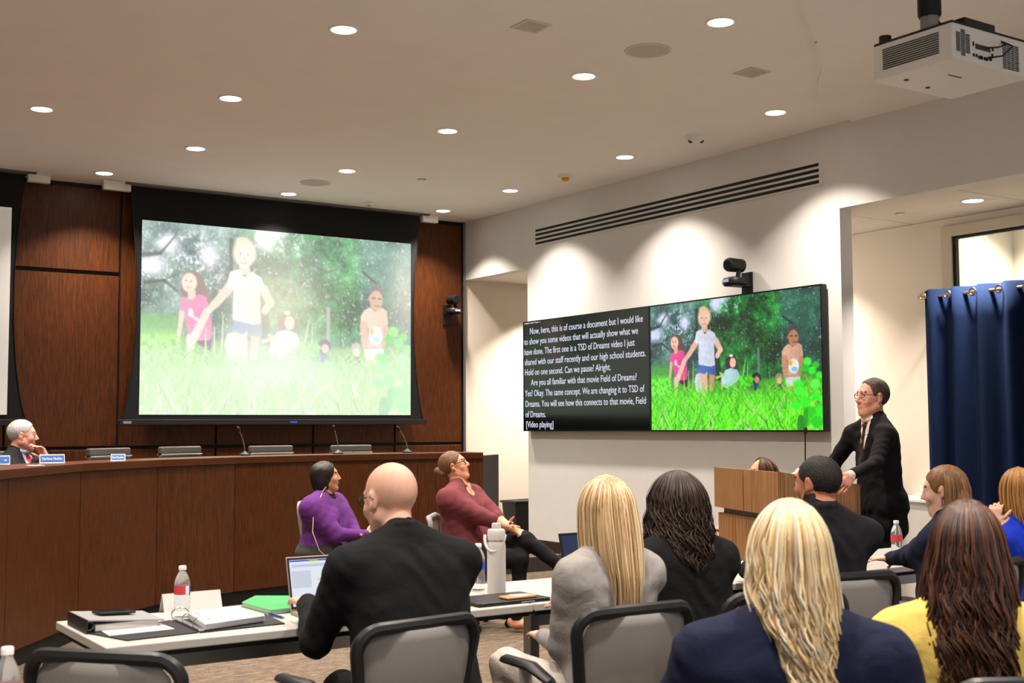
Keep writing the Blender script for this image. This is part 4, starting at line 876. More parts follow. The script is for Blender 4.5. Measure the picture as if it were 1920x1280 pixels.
# closed binder
M_BIND = mat('binder_black', '#1d1e22', .45); 
t = empty('ring_binder', (*onz(165, 1163, .79)[:2], TZ)); tag(t, 'closed black ring binder with pale cover at the table end', 'binder')
A, D_ = np.array(onz(124, 1141, .79)[:2]), np.array(onz(166, 1161, .79)[:2]); Cc = np.array(onz(292, 1164, .765)[:2])
sv = (A-D_)/np.linalg.norm(A-D_); wv_ = np.array([sv[1], -sv[0]]); 
def L2(a, b): return tuple(wv_*a+sv*b)
H_ = .27; Wb = .285
for nm_, z0, z1, m_ in (('back_cover', .0005, .006, M_BIND), ('cover', .046, .051, mat('binder_pale', '#8f8f8f', .5))):
    o = MB().prism([L2(0, 0), L2(Wb, 0), L2(Wb, H_), L2(0, H_)], z0, z1)
    if nm_ == 'cover':
        for i in (1, 2, 5, 6): x, y, z = o.v[i]; o.v[i] = (x, y, z-.022)
    o.build(nm_, m_, t)
MB().prism([L2(-.006, 0), L2(.0, 0), L2(.0, H_), L2(-.006, H_)], 0.0005, .052).build('spine', M_BIND, t)
o = MB().prism([L2(.03, .01), L2(Wb-.02, .01), L2(Wb-.02, H_-.01), L2(.03, H_-.01)], .0065, .03); o.build('pages', M_PAPER, t)
MB().tube([np.array([*L2(.014, .03), .024])+np.array([*L2(.014*math.cos(a), 0), .016*math.sin(a)]) for a in np.linspace(0, 2*math.pi, 13)[:-1]], .003, 6, closed=True).build('ring', M_CHROME, t, smooth=True)
ph = empty('smartphone', (t.location[0]+L2(.14, .16)[0], t.location[1]+L2(.14, .16)[1], TZ+.0445), -.75); tag(ph, 'black smartphone lying on the closed ring binder', 'phone')
ph.rotation_euler = (0, 0.06, math.atan2(wv_[1], wv_[0])+.25)
bx(-.075, .075, -.037, .037, 0, .011).build('case', M_BLKPL, ph, bevel=.006, seg=3); bx(-.069, .069, -.033, .033, .011, .0125).build('screen', mat('phone_glass', '#0c0d10', .1), ph)
# open binder, black covers, stack of pages
t = empty('open_ring_binder', (*onz(372, 1186, TZ)[:2], TZ)); tag(t, 'open ring binder with a thick stack of white pages', 'binder'); o0 = np.array(onz(372, 1186, TZ)[:2])
def loc(pts, z): return [tuple(np.array(onz(x, y, z)[:2])-o0) for x, y in pts]
def pb(name, pts, z0, z1, m, par, zr=None, **kw):
    P = loc(pts, zr or TZ); ar = sum(P[i][0]*P[(i+1) % len(P)][1]-P[(i+1) % len(P)][0]*P[i][1] for i in range(len(P)))
    return MB().prism(P if ar > 0 else P[::-1], z0, z1).build(name, m, par, **kw)
pb('left_cover', ((163, 1188), (320, 1164), (371, 1187), (238, 1202)), .0008, .005, M_BIND, t)
pb('right_cover', ((323, 1164), (498, 1153), (534, 1170), (375, 1187)), .0008, .005, M_BIND, t)
pg_ = pb('page_stack', ((352, 1163), (442, 1152), (496, 1168), (384, 1185)), .006, .034, M_PAPER, t, bevel=.004)
for k in range(4): pb('page_edge', ((352, 1163), (442, 1152), (497, 1168.4), (384, 1185.5)), .011+k*.006, .0114+k*.006, mat('page_line', '#cfcfd6', .8), t)
pb('ring_plate', ((322, 1163), (333, 1162), (383, 1185), (372, 1186)), .005, .012, M_CHROME, t)
for fx, fy in ((332, 1164), (352, 1173), (372, 1182)):
    c0 = np.array(onz(fx, fy, TZ)[:2])-o0; ax = np.array(onz(fx+12, fy-1, TZ)[:2])-np.array(onz(fx, fy, TZ)[:2]); ax /= np.linalg.norm(ax)
    MB().tube([np.array([*(c0+ax*.034*math.cos(a)+ax*.012), .026+.026*math.sin(a)]) for a in np.linspace(-.6, math.pi+.6, 15)], .0022, 6).build('ring', M_CHROME, t, smooth=True)
o, c = slab('paper_sheet', ((187, 1181), (300, 1168.5), (327, 1179), (205, 1192)), TZ+.0055, TZ+.0075, M_PAPER, 'printed white sheet lying on the black binder cover', 'paper', ref=TZ+.006)
for k in range(5):
    a = .12+.17*k; P = [np.array(p) for p in quad(((187, 1181), (300, 1168.5), (327, 1179), (205, 1192)), TZ+.006)]
    e0_ = P[0]*(1-a)+P[3]*a; e1_ = P[1]*(1-a)+P[2]*a; s0 = e0_*.9+e1_*.1; s1 = e0_*(.25 if k % 2 else .12)+e1_*(.75 if k % 2 else .88); dd = (P[3]-P[0]); dd = dd/np.linalg.norm(dd)*.0016
    MB().add([(*(s0-c), .0022), (*(s1-c), .0022), (*(s1+dd-c), .0022), (*(s0+dd-c), .0022)], [(0, 1, 2, 3)]).build('print_line', mat('print_grey', '#a5a5a8', .9), o)
q = (np.array(onz(312, 1151, TZ))+np.array(onz(416, 1139, TZ)))/2; t = empty('tent_card', (q[0], q[1]+.01, TZ), 0.02); tag(t, 'blank white folded name card behind the water bottle', 'name card')
MB().extr([(-.125, 0, 0), (-.125, .003, 0), (-.125, .031, .072), (-.125, .028, .074)], (.25, 0, 0)).build('front_face', M_PAPER, t)
MB().extr([(-.125, .058, 0), (-.125, .061, 0), (-.125, .032, .074), (-.125, .031, .072)], (.25, 0, 0)).build('back_face', M_PAPER, t)
# green folder
gq = [np.array(p) for p in quad(((452, 1133), (478, 1120), (566, 1120), (566, 1142), (506, 1148)), TZ+.01)]; gc = np.mean(gq, 0)
t = empty('green_folder', (*gc, TZ)); tag(t, 'green paper folder left of the open laptop', 'folder'); M_GRN = mat('folder_green', '#3fa35c', .6)
gp = [tuple(p-gc) for p in gq]; ar = sum(gp[i][0]*gp[(i+1) % 5][1]-gp[(i+1) % 5][0]*gp[i][1] for i in range(5)); gp = gp if ar > 0 else gp[::-1]
MB().prism(gp, .0008, .003).build('back_leaf', M_GRN, t); f_ = MB().prism([(x*.985, y*.985) for x, y in gp], .0175, .0195); f_.build('front_leaf', M_GRN, t); MB().prism([(x*.95, y*.95) for x, y in gp], .0035, .017).build('contents', M_PAPER, t)
# pen
a, b = onz(505, 1154, TZ), onz(534, 1161, TZ); t = empty('pen', (*((a+b)/2)[:2], TZ+.006)); tag(t, 'blue pen lying left of the typing hand', 'pen'); d_ = (b-a)/2; d_[2] = 0
MB().tube([-d_, d_*.75], .005, 8).build('barrel', mat('pen_blue', '#22308c', .3), t, smooth=True); MB().tube([d_*.75, d_], [.005, .0015], 8).build('tip', M_CHROME, t, smooth=True); MB().tube([-d_*.95+np.array([0, 0, .006]), -d_*.3+np.array([0, 0, .006])], .0016, 6).build('clip', M_CHROME, t, smooth=True)
# laptops
M_SCR = emis('laptop_page', '#e8edf8', .95)
def laptop(loc_, heading, label, w_=.315, dp=.22, open_=True, lean=17, col='#8a8078'):
    t = empty('laptop', loc_, -math.radians(heading)); tag(t, label, 'laptop', None)      # user on the -y side
    sh = mat('laptop_shell_'+col[1:], col, .4, metal=.5)
    bx(-w_/2, w_/2, -dp/2, dp/2, 0, .014).build('base', sh, t, bevel=.004)
    bx(-w_/2+.02, w_/2-.02, -.0, dp/2-.03, .014, .0155).build('keyboard', M_BLACK, t); bx(-.05, .05, -dp/2+.01, -.012, .014, .0148).build('touchpad', M_GREYPL, t)
    if open_:
        l_ = empty('lid_pivot', (0, 0, 0)); bpy.data.objects.remove(l_)
        a = math.radians(lean)
        lid = bx(-w_/2, w_/2, 0, .006, 0, dp).build('lid', sh, t, bevel=.003); lid.location = (0, dp/2-.006, .015); lid.rotation_euler = (-a, 0, 0)
        bx(-w_/2+.004, w_/2-.004, -.0012, -.0002, .006, dp-.005).build('bezel', M_BLACK, lid); bx(-w_/2+.012, w_/2-.012, -.002, -.0014, .016, dp-.014).build('screen', M_SCR, lid)
        for z_, x0, x1, h_, cc in ((dp-.022, -w_/2+.012, w_/2-.012, .006, '#3b5fc0'), (dp-.024, -.06, -.02, .006, '#e8d44a'), (dp-.045, -w_/2+.02, w_/2-.03, .012, '#cdd8e8'), (.09, -w_/2+.016, -w_/2+.10, .07, '#d5dcea'), (.12, -.03, .10, .004, '#b8c3d8'), (.10, -.03, .08, .004, '#c3cce0')):
            bx(x0, x1, -.0026, -.0021, z_, z_+h_).build('page_block', emis('page_'+cc[1:], cc, .9), lid)
    return t
q = onz(544, 1146, TZ+.015)
laptop((q[0]+.158, q[1]-.105, TZ), 3, 'open laptop with bright document in front of the bald man', col='#a89a90')
qx = ony(1066, 985, 4.88); t3 = laptop((qx[0]+.16, 4.80, TZ), 0, 'open laptop with dark blue screen beside the grey sweater woman', w_=.33, col='#2a2b30', lean=14)
for ch in t3.children:
    if ch.name.startswith('lid'):
        for g_ in list(ch.children):
            if g_.name.startswith('screen'): g_.data.materials[0] = emis('laptop_blue_page', '#43506e', .6)
            if g_.name.startswith('page_block'): bpy.data.objects.remove(g_)
t = empty('closed_laptop', (2.955, 4.52, TZ)); tag(t, 'closed dark laptop under the gold phone', 'laptop'); M_LB = mat('laptop_dark', '#2c2c30', .35, metal=.3)
bx(-.185, .185, -.12, .12, 0, .008).build('base', M_LB, t, bevel=.003); bx(-.185, .185, -.12, .12, .0088, .016).build('lid', M_LB, t, bevel=.003); bx(.03, .10, -.1215, -.119, .004, .009).build('latch_notch', M_GREYPL, t)
q = onz(971, 1120, TZ+.017); t = empty('smartphone', (q[0], q[1], TZ+.0165), .02); tag(t, 'gold cased smartphone lying on the closed dark laptop', 'phone')
bx(-.078, .078, -.038, .038, 0, .010).build('case', mat('gold_case', '#b98a4a', .35), t, bevel=.005, seg=3); bx(-.03, .028, -.03, .03, .010, .0112).build('card', M_PAPER, t); bx(.03, .073, -.034, .034, .010, .0108).build('back_glass', mat('case_grey', '#9aa39b', .3), t)
q = onz(1672, 1046, TZ); o = MB().extr([(-.09, 0, 0), (-.09, .004, 0), (-.09, .03, .055), (-.09, .026, .055)], (.18, 0, 0)).build('tent_card', mat('card_grey', '#c3bdb2', .7)); o.location = (q[0]-.02, q[1]+.22, TZ); tag(o, 'grey folded card beside the water bottle near the lectern', 'name card')
# ------------------------------------------------------------------ people: signed-distance bodies turned into one continuous mesh
import openvdb
V3 = lambda *a: np.array(a, float)
def unit(v): v = np.asarray(v, float); return v/(np.linalg.norm(v)+1e-9)
def rotz(a): c, s = math.cos(a), math.sin(a); return np.array([[c, -s, 0], [s, c, 0], [0, 0, 1.]])
def rotx(a): c, s = math.cos(a), math.sin(a); return np.array([[1., 0, 0], [0, c, -s], [0, s, c]])
def roty(a): c, s = math.cos(a), math.sin(a); return np.array([[c, 0, s], [0, 1., 0], [-s, 0, c]])
def body_material(name, used, mats):
    q = NT('figure'); b = q.b; col = rgh = bst = dist = None
    tc = q.n('ShaderNodeTexCoord'); nz = q.n('ShaderNodeTexNoise'); nz.inputs['Scale'].default_value = 45; nz.inputs['Detail'].default_value = 5; q.l(tc.outputs['Object'], nz.inputs['Vector'])
    for t in used:
        pb_ = mats[t].node_tree.nodes['Principled BSDF']; c = tuple(pb_.inputs['Base Color'].default_value); r = pb_.inputs['Roughness'].default_value; st = .3 if t in ('top', 'pants') else .03
        a = q.n('ShaderNodeAttribute', attribute_name='d_'+t); cn = q.n('ShaderNodeRGB'); cn.outputs[0].default_value = c
        if t == 'tie':
            wv = q.n('ShaderNodeTexWave'); wv.bands_direction = 'DIAGONAL'; wv.inputs['Scale'].default_value = 14; q.l(tc.outputs['Object'], wv.inputs['Vector']); mx = q.n('ShaderNodeMix', data_type='RGBA'); mx.inputs['A'].default_value = c; mx.inputs['B'].default_value = (*[v*.25 for v in c[:3]], 1); q.l(wv.outputs['Fac'], mx.inputs['Factor']); co_ = mx.outputs['Result']
        else: co_ = cn.outputs[0]
        if col is None: col, dist = co_, a.outputs['Fac']; vr = q.n('ShaderNodeValue'); vr.outputs[0].default_value = r; rgh = vr.outputs[0]; vs = q.n('ShaderNodeValue'); vs.outputs[0].default_value = st; bst = vs.outputs[0]; continue
        lt = q.n('ShaderNodeMath', operation='LESS_THAN'); q.l(a.outputs['Fac'], lt.inputs[0]); q.l(dist, lt.inputs[1])
        m = q.n('ShaderNodeMix', data_type='RGBA'); q.l(lt.outputs[0], m.inputs['Factor']); q.l(col, m.inputs['A']); q.l(co_, m.inputs['B']); col = m.outputs['Result']
        m2 = q.n('ShaderNodeMix'); q.l(lt.outputs[0], m2.inputs[0]); q.l(rgh, m2.inputs[2]); m2.inputs[3].default_value = r; rgh = m2.outputs[0]
        m3 = q.n('ShaderNodeMix'); q.l(lt.outputs[0], m3.inputs[0]); q.l(bst, m3.inputs[2]); m3.inputs[3].default_value = st; bst = m3.outputs[0]
        mn = q.n('ShaderNodeMath', operation='MINIMUM'); q.l(a.outputs['Fac'], mn.inputs[0]); q.l(dist, mn.inputs[1]); dist = mn.outputs[0]
    mp = q.n('ShaderNodeMapRange'); mp.inputs['To Min'].default_value = .86; mp.inputs['To Max'].default_value = 1.12; q.l(nz.outputs['Fac'], mp.inputs['Value'])
    hv = q.n('ShaderNodeHueSaturation'); q.l(col, hv.inputs['Color']); q.l(mp.outputs[0], hv.inputs['Value']); q.l(hv.outputs[0], b.inputs['Base Color']); q.l(rgh, b.inputs['Roughness'])
    n2 = q.n('ShaderNodeTexNoise'); n2.inputs['Scale'].default_value = 11; n2.inputs['Detail'].default_value = 4; n2.inputs['Distortion'].default_value = .6; q.l(tc.outputs['Object'], n2.inputs['Vector'])
    bp = q.n('ShaderNodeBump'); bp.inputs['Distance'].default_value = .03; q.l(bst, bp.inputs['Strength']); q.l(n2.outputs['Fac'], bp.inputs['Height']); q.l(bp.outputs[0], b.inputs['Normal']); b.inputs['Specular IOR Level'].default_value = .25
    return q.m
class Body:
    def __init__(s): s.p = []      # (type, data, tag, k, sign)
    def rc(s, a, b, ra, rb, tag, k=.02, sub=False): s.p.append(('rc', (V3(*a), V3(*b), ra, rb), tag, k, sub))
    def el(s, c, r, tag, k=.02, R=None, sub=False): s.p.append(('el', (V3(*c), V3(*r), np.eye(3) if R is None else R), tag, k, sub))
    @staticmethod
    def dist(p, P):
        t, d = p[0], p[1]
        if t == 'rc':
            a, b, ra, rb = d; ba = b-a; L = ba@ba+1e-12; q = P-a; h = np.clip((q@ba)/L, 0, 1)
            return np.linalg.norm(q-h[..., None]*ba, axis=-1)-(ra+(rb-ra)*h)
        c, r, R = d; q = (P-c)@R; k0 = np.linalg.norm(q/r, axis=-1); k1 = np.linalg.norm(q/(r*r), axis=-1)+1e-9
        return k0*(k0-1)/k1
    @staticmethod
    def bounds(p):
        t, d = p[0], p[1]
        if t == 'rc': a, b, ra, rb = d; m = max(ra, rb); return np.minimum(a, b)-m, np.maximum(a, b)+m
        c, r, R = d; e = np.abs(R)@r; return c-e, c+e
    def mesh(s, name, mats, tags, h=.008, wrinkle=None):
        adds = [p for p in s.p if not p[4]]; lo = np.min([s.bounds(p)[0] for p in adds], 0)-4*h-.02; hi = np.max([s.bounds(p)[1] for p in adds], 0)+4*h+.02
        n = np.ceil((hi-lo)/h).astype(int)+1; G = np.full(n, .2, np.float32)
        ax = [lo[i]+h*np.arange(n[i]) for i in range(3)]
        for p in s.p:
            b0, b1 = s.bounds(p); m = p[3]+3*h+.004
            i0 = np.maximum(0, np.floor((b0-m-lo)/h).astype(int)); i1 = np.minimum(n, np.ceil((b1+m-lo)/h).astype(int)+1)
            if (i1 <= i0).any(): continue
            X = np.stack(np.meshgrid(*[ax[k][i0[k]:i1[k]] for k in range(3)], indexing='ij'), -1)
            D = s.dist(p, X); g = G[i0[0]:i1[0], i0[1]:i1[1], i0[2]:i1[2]]; k = max(p[3], 1e-4)
            if p[4]:
                D = -D; t = np.clip(.5-.5*(D-g)/k, 0, 1); g[:] = np.maximum(D, g)+k*.25*(1-np.abs(2*t-1))**2*(np.abs(D-g) < k)
            else:
                hh = np.maximum(k-np.abs(g-D), 0)/k; g[:] = np.minimum(g, D)-hh*hh*k*.25
        if wrinkle is not None:
            X = np.stack(np.meshgrid(*ax, indexing='ij'), -1); G += wrinkle(X).astype(np.float32)*(np.abs(G) < .03)
        gr = openvdb.FloatGrid(.2); gr.copyFromArray(np.ascontiguousarray(np.clip(G, -.2, .2)))
        pts, tri, qd = gr.convertToPolygons(isovalue=0.0, adaptivity=0.0)
        P = pts*h+lo
        me = bpy.data.meshes.new(name); nv, nq, nt = len(P), len(qd), len(tri)
        me.vertices.add(nv); me.vertices.foreach_set('co', P.astype(np.float32).reshape(-1))
        li = np.concatenate([qd.reshape(-1), tri.reshape(-1)]).astype(np.int32); me.loops.add(len(li)); me.loops.foreach_set('vertex_index', li)
        st = np.concatenate([np.arange(nq)*4, nq*4+np.arange(nt)*3]).astype(np.int32); me.polygons.add(nq+nt); me.polygons.foreach_set('loop_start', st)
        me.polygons.foreach_set('use_smooth', np.ones(nq+nt, bool))
        if len(tags) > 1:
            best = {}
            for p in s.p:
                if p[4]: continue
                tg = p[2]; bonus = 0.0
                if tg.endswith('!'): bonus = .006; tg = tg[:-1]
                if tg not in best: best[tg] = np.full(nv, .12)
                b0, b1 = s.bounds(p); m = .08; sel = np.where(((P > b0-m) & (P < b1+m)).all(1))[0]
                if len(sel): best[tg][sel] = np.minimum(best[tg][sel], s.dist(p, P[sel])-bonus)
            used = [t for t in tags if t in best]
            for t in used: me.attributes.new('d_'+t, 'FLOAT', 'POINT').data.foreach_set('value', best[t].astype(np.float32))
            me.materials.append(body_material(name, used, mats))
        else:
            me.materials.append(mats[tags[0]])
        me.update(calc_edges=True); me.validate()
        return me

def skin(name, col): return mat('skin_'+name, col, .5, noise=.06, scale=25, bump=.03, bscale=200, sss=.08, spec=.35)
def cloth(name, col, noise=.12, sc=40, bump=.35, bs=14, rough=.9): return mat('cloth_'+name, col, rough, noise=noise, scale=sc, bump=bump, bscale=bs, bdist=.03, sheen=.1, spec=.2)
M_EYE = mat('eye_white', '#e6e2da', .3); M_IRIS = mat('iris_dark', '#2a1c14', .2)
FT = ['skin', 'eye', 'iris', 'brow', 'lip', 'top', 'shirt', 'tie', 'pants', 'shoe', 'beard']

def head_prims(B, O, R, s=1.0, female=False, beard=False, ear=True, nose=1.0, fat=0.0):
    T = lambda p: O+R@(V3(*p)*s)
    def rc(a, b, ra, rb, t, k=.015, sub=False): B.rc(T(a), T(b), ra*s, rb*s, t, k, sub)
    def el(c, r, t, k=.02, sub=False, RR=None): B.el(T(c), V3(*r)*s, t, k, R if RR is None else R@RR, sub)
    j = .9 if female else 1.0
    el((0, -.014, .028), (.0755, .099, .090), 'skin')
    el((0, .034, -.028), (.059+fat*.3, .058, .088), 'skin', .03)
    for q in (-1, 1):
        rc((q*(.054*j+fat*.3), -.002, -.055), (q*.02*j, .058, -.103), .021+fat*.4, .019, 'beard' if beard is True else 'skin', .03)
        el((q*.036, .060, -.028), (.026, .022, .024), 'skin', .02)
    el((0, .064, -.104), (.026*j, .024, .020), 'beard' if beard else 'skin', .02)
    if beard: el((0, .060, -.082), (.036, .030, .03), 'beard', .015)
    rc((-.03, .078, .030), (.03, .078, .030), .012, .012, 'skin', .02)
    for q in (-1, 1): el((q*.031, .103, .010), (.018, .016, .010), None, .012, True)
    for q in (-1, 1):
        el((q*.031, .0775, .008), (.0125, .0125, .0125), 'eye', .002)
        el((q*.031, .0868, .0075), (.0055, .0045, .0055), 'iris', .001)
        rc((q*.018, .091, .014), (q*.044, .081, .012), .0045, .004, 'skin', .004)
        rc((q*.016, .0915, .030), (q*.046, .080, .030), .0036, .0026, 'brow', .003)
    rc((0, .088, .016), (0, .108*(1+.03*(nose-1)), -.026), .0085, .0125*nose, 'skin', .012)
    for q in (-1, 1): el((q*.0115, .0985, -.033), (.0085, .010, .0075), 'skin', .006)
    el((0, .083, -.062), (.026, .012, .018), 'skin', .012)
    for a, b in ((-1, 0), (0, 1)): rc((a*.020, .0895 if a else .0945, -.0555), (b*.020, .0895 if b else .0945, -.0555), .0045, .0045, 'lip', .003)
    for a, b in ((-1, 0), (0, 1)): rc((a*.018, .0885 if a else .093, -.0665), (b*.018, .0885 if b else .093, -.0665), .0055, .0055, 'lip', .003)
    if ear:
        for q in (-1, 1):
            RR = rotz(q*-.35)@rotx(-.15)
            el((q*.079, -.008, -.002), (.009, .019, .032), 'skin', .006, RR=RR)
            rc((q*.080, .004, -.026), (q*.078, .002, -.034), .007, .006, 'skin', .006)
            el((q*.090, -.004, .002), (.0075, .010, .018), None, .006, True, RR)

def hand_prims(B, W, f, lat, curl=.35, spread=1.0, s=1.0, thumb=.7, tag='skin', curls=None):
    """W wrist, f finger direction, lat = towards the thumb; palm faces f x lat"""
    f = unit(f); lat = unit(lat-f*(f@lat)); n = np.cross(f, lat)
    if s < 0: n = -n; s = -s
    L = [(.040, .026, .021), (.045, .030, .023), (.041, .027, .022), (.031, .020, .018)]
    for i, off in enumerate((.030, .010, -.010, -.029)):
        K = W+f*(.088-.006*abs(i-1))*s+lat*off*s
        B.rc(W+lat*off*.55*s, K, .0155*s, .0105*s, tag, .014)
        d = unit(f+lat*(off*4.0*(spread-.4))); p = K; c = (curls[i] if curls else curl)
        for q, l in enumerate(L[i]):
            ang = c*(1.0 if q else .7); d = unit(d*math.cos(ang)+n*math.sin(ang)); e = p+d*l*s
            B.rc(p, e, (.0094-.0008*q)*s, (.0088-.0010*q)*s, tag, .004); p = e
    p = W+f*.022*s+lat*.028*s; d = unit(f*.75+lat*.75+n*.25*thumb)
    B.rc(W+f*.01*s, p, .018*s, .015*s, tag, .014)
    for l, r0, r1, a in ((.040, .0135, .0105, 0), (.032, .0105, .0095, .35), (.026, .0095, .0075, .3)):
        d = unit(d*math.cos(a*thumb)+(f*.8-lat*.4+n*.3)*math.sin(a*thumb)); e = p+d*l*s; B.rc(p, e, r0*s, r1*s, tag, .005); p = e

def ik(S, W, l1, l2, pole):
    d = W-S; L = min(np.linalg.norm(d), (l1+l2)*.998); u = unit(d); a = (l1*l1-l2*l2+L*L)/(2*L); h = math.sqrt(max(0, l1*l1-a*a))
    pv = unit(pole-u*(u@pole)); return S+u*a+pv*h, S+u*L

def make_person(head_at, heading, label, *, top_z, nl=.155, hf=.0, sleeve_u=1.0, box=.092, arm_len=1.0, sf=0.0, mats, female=False, lean=0.0, side=0.0, head_yaw=0.0, head_pitch=0.0, head_tilt=0.0, hs=1.0, wide=1.0, sw=None, belly=1.0,
                hands=None, poles=None, hand_dirs=None, hand_opts=None, cuff=1.0, jacket=True, seated=True, legs=None, base_z=0.0, h=.008, beard=False, hip_z=.53, extra=None, neck=True, nose=1.0, fat=0.0,
                wr=.0025, head_off=(0, 0, 0), arm_r=1.0, tie=False, collar=None, sleeve_tag='top', pelvis_tag=None, no_mesh=False, shoulder_yaw=0.0, ear=True, skirt=False, puff=0.0):
    B = Body(); hd = hs*(.95 if female else 1.0); P = V3(0, 0, hip_z); rel = top_z-base_z
    Tn = (rel-.118*hd-nl*hd-hip_z)/max(.5, math.cos(lean))          # pelvis to neck base
    U = V3(math.sin(side), -math.sin(lean)*math.cos(side), math.cos(lean)*math.cos(side)); U = unit(U)
    Fd = unit(np.cross(U, V3(1, 0, 0))*-1); Fd = Fd if Fd[1] > 0 else -Fd; X = np.cross(Fd, U)
    SY = rotz(shoulder_yaw); Xs = SY@X; Fs = SY@Fd
    N = P+U*Tn; sw = sw or (.168 if female else .192)
    Rt = np.stack([X, Fd, U], 1); Rs = np.stack([Xs, Fs, U], 1)
    pt = pelvis_tag or ('top' if jacket else 'pants')
    B.el(P+V3(0, -.01 if seated else .025, 0), (.175*wide, (.135 if seated else .115)*belly, .115), pt, .04)
    B.el(P+U*Tn*.24+Fd*.012, (.150*wide, .118*belly, .16), 'top', .06, Rt)
    B.el(P+U*Tn*.56+Fs*.005, (.162*wide, .113*(.5+.5*belly), .19), 'top', .06, Rs)
    B.el(P+U*Tn*.80-Fs*.012, (.165*wide, .092, .12), 'top', .05, Rs)
    for q in (-1, 1): B.rc(P+U*Tn*.08+X*q*.075*wide, P+U*Tn*.74+Xs*q*.088*wide-Fs*.008, box*(.5+.5*belly), box*.95, 'top', .05)
    if female:
        for q in (-1, 1): B.el(P+U*Tn*.63+Fs*.095*(.6+.4*belly)+Xs*.075*q*wide, (.062, .055, .062), 'top', .05, Rs)
    Ss = {}
    for q in (-1, 1):
        S = N-U*(.105 if not female else .098)+Xs*sw*q*(.55+.45*wide)-Fs*(.005-sf); Ss[q] = S
        B.rc(N+U*.006-Fs*.01+Xs*.03*q, S+U*.014-Xs*.025*q, .054 if not female else .046, .058, 'top', .06)
    # neck and head
    O = N+U*.03+unit(U+V3(0, .12, 0))*.125*hd+V3(*head_off)+V3(0, hf, 0)
    O = np.array([O[0], O[1], rel-.118*hd])
    Rh = rotz(head_yaw)@roty(head_tilt)@rotx(head_pitch)
    if neck: B.rc(N-U*.03, O+Rh@V3(0, -.022, -.055)*hd, .060 if not female else .051, .054 if not female else .047, 'skin', .025)
    head_prims(B, O, Rh, hd, female, beard, ear, nose, fat)
    a0 = math.radians(heading); c0, s0 = math.cos(a0), math.sin(a0); lc = (head_at[0]-(O[0]*c0+O[1]*s0), head_at[1]-(-O[0]*s0+O[1]*c0))
    wl = lambda p: V3((p[0]-lc[0])*c0-(p[1]-lc[1])*s0, (p[0]-lc[0])*s0+(p[1]-lc[1])*c0, p[2]-base_z)
    # collar
    if collar:
        for ring, (rr, zz, tg, th) in enumerate(collar):
            pts = []
            for k in range(13):
                a = 2*math.pi*k/12; pts.append(N+U*(zz+.018*-math.cos(a))+Xs*(rr*math.sin(a))+Fs*(rr*1.05*math.cos(a)+.012))
            for k in range(12):
                if tg == 'top' and jacket and k in (0, 1, 10, 11): continue
                B.rc(pts[k], pts[k+1], th, th, tg, .008)
    if tie:
        v0, v1 = N+Fs*.072-U*.035, N+Fs*.125-U*.30
        B.rc(N+Fs*.055+Xs*.035-U*.015, N+Fs*.128-U*.26, .015, .010, 'shirt!', .01); B.rc(N+Fs*.055-Xs*.035-U*.015, N+Fs*.128-U*.26, .015, .010, 'shirt!', .01)
        B.rc(v0+Fs*.008, v1+Fs*.008, .013, .022, 'tie!', .008); B.el(v0+Fs*.012, (.017, .014, .018), 'tie!', .006, Rs)
        for q in (-1, 1): B.rc(N+Xs*.062*q+U*.008+Fs*.03, N+Fs*.135-U*.30+Xs*.03*q, .017, .024, 'top!', .012)
    # arms
    hands = hands or {}; poles = poles or {}; hand_dirs = hand_dirs or {}; hand_opts = hand_opts or {}; Wo = {}
    l1, l2 = (.285*arm_len, .25*arm_len) if not female else (.265*arm_len, .235*arm_len)
    for q in (-1, 1):
        S = Ss[q]; Wt = hands.get(q, (q*.14, .33, hip_z+.13)); Wt = wl(Wt[1]) if Wt[0] == 'w' else Wt; pole = V3(*poles.get(q, (q*.7, -.6, -.6)))
        E, Wp = ik(S, V3(*Wt), l1, l2, pole); ar = arm_r*(1.0 if not female else .92)*(1.12 if jacket else 1.0)
        Eu = S+(E-S)*sleeve_u; B.rc(S, Eu, (.062+puff)*ar, (.062+puff*.5-(.014 if sleeve_u == 1 else .0))*ar, sleeve_tag, .06)
        if sleeve_u < 1: B.rc(Eu-(E-S)*.15, E, .050, .042, 'skin', .006)
        cf = cuff if not isinstance(cuff, dict) else cuff[q]
        M_ = E+(Wp-E)*cf
        if cf > 0: B.rc(E, M_, .047*ar, (.047-.013*cf)*ar, sleeve_tag, .02)
        if cf < 1: B.rc(M_-(M_-E)*.02, Wp, .040-.008*cf, .027, 'skin', .006)
        elif jacket:
            B.rc(Wp-unit(Wp-E)*.004, Wp+unit(Wp-E)*.012, .031, .030, 'shirt', .004)
        fdir, lat = hand_dirs.get(q, (unit(Wp-E), V3(-q, .2, .3))); ho = dict(curl=.3); ho.update(hand_opts.get(q, {}))
        f_ = unit(V3(*fdir)); lt_ = unit(V3(*lat)-f_*(f_@V3(*lat))); W0 = Wp+f_*.012
        palm = ho.pop('palm', None); sg = 1.0
        if palm is not None and np.cross(f_, lt_)@V3(*palm) < 0: sg = -1.0
        hand_prims(B, W0, f_, lt_, s=sg*(.98 if not female else .88), **ho); Wo[q] = W0
    # legs
    lg = legs or {}
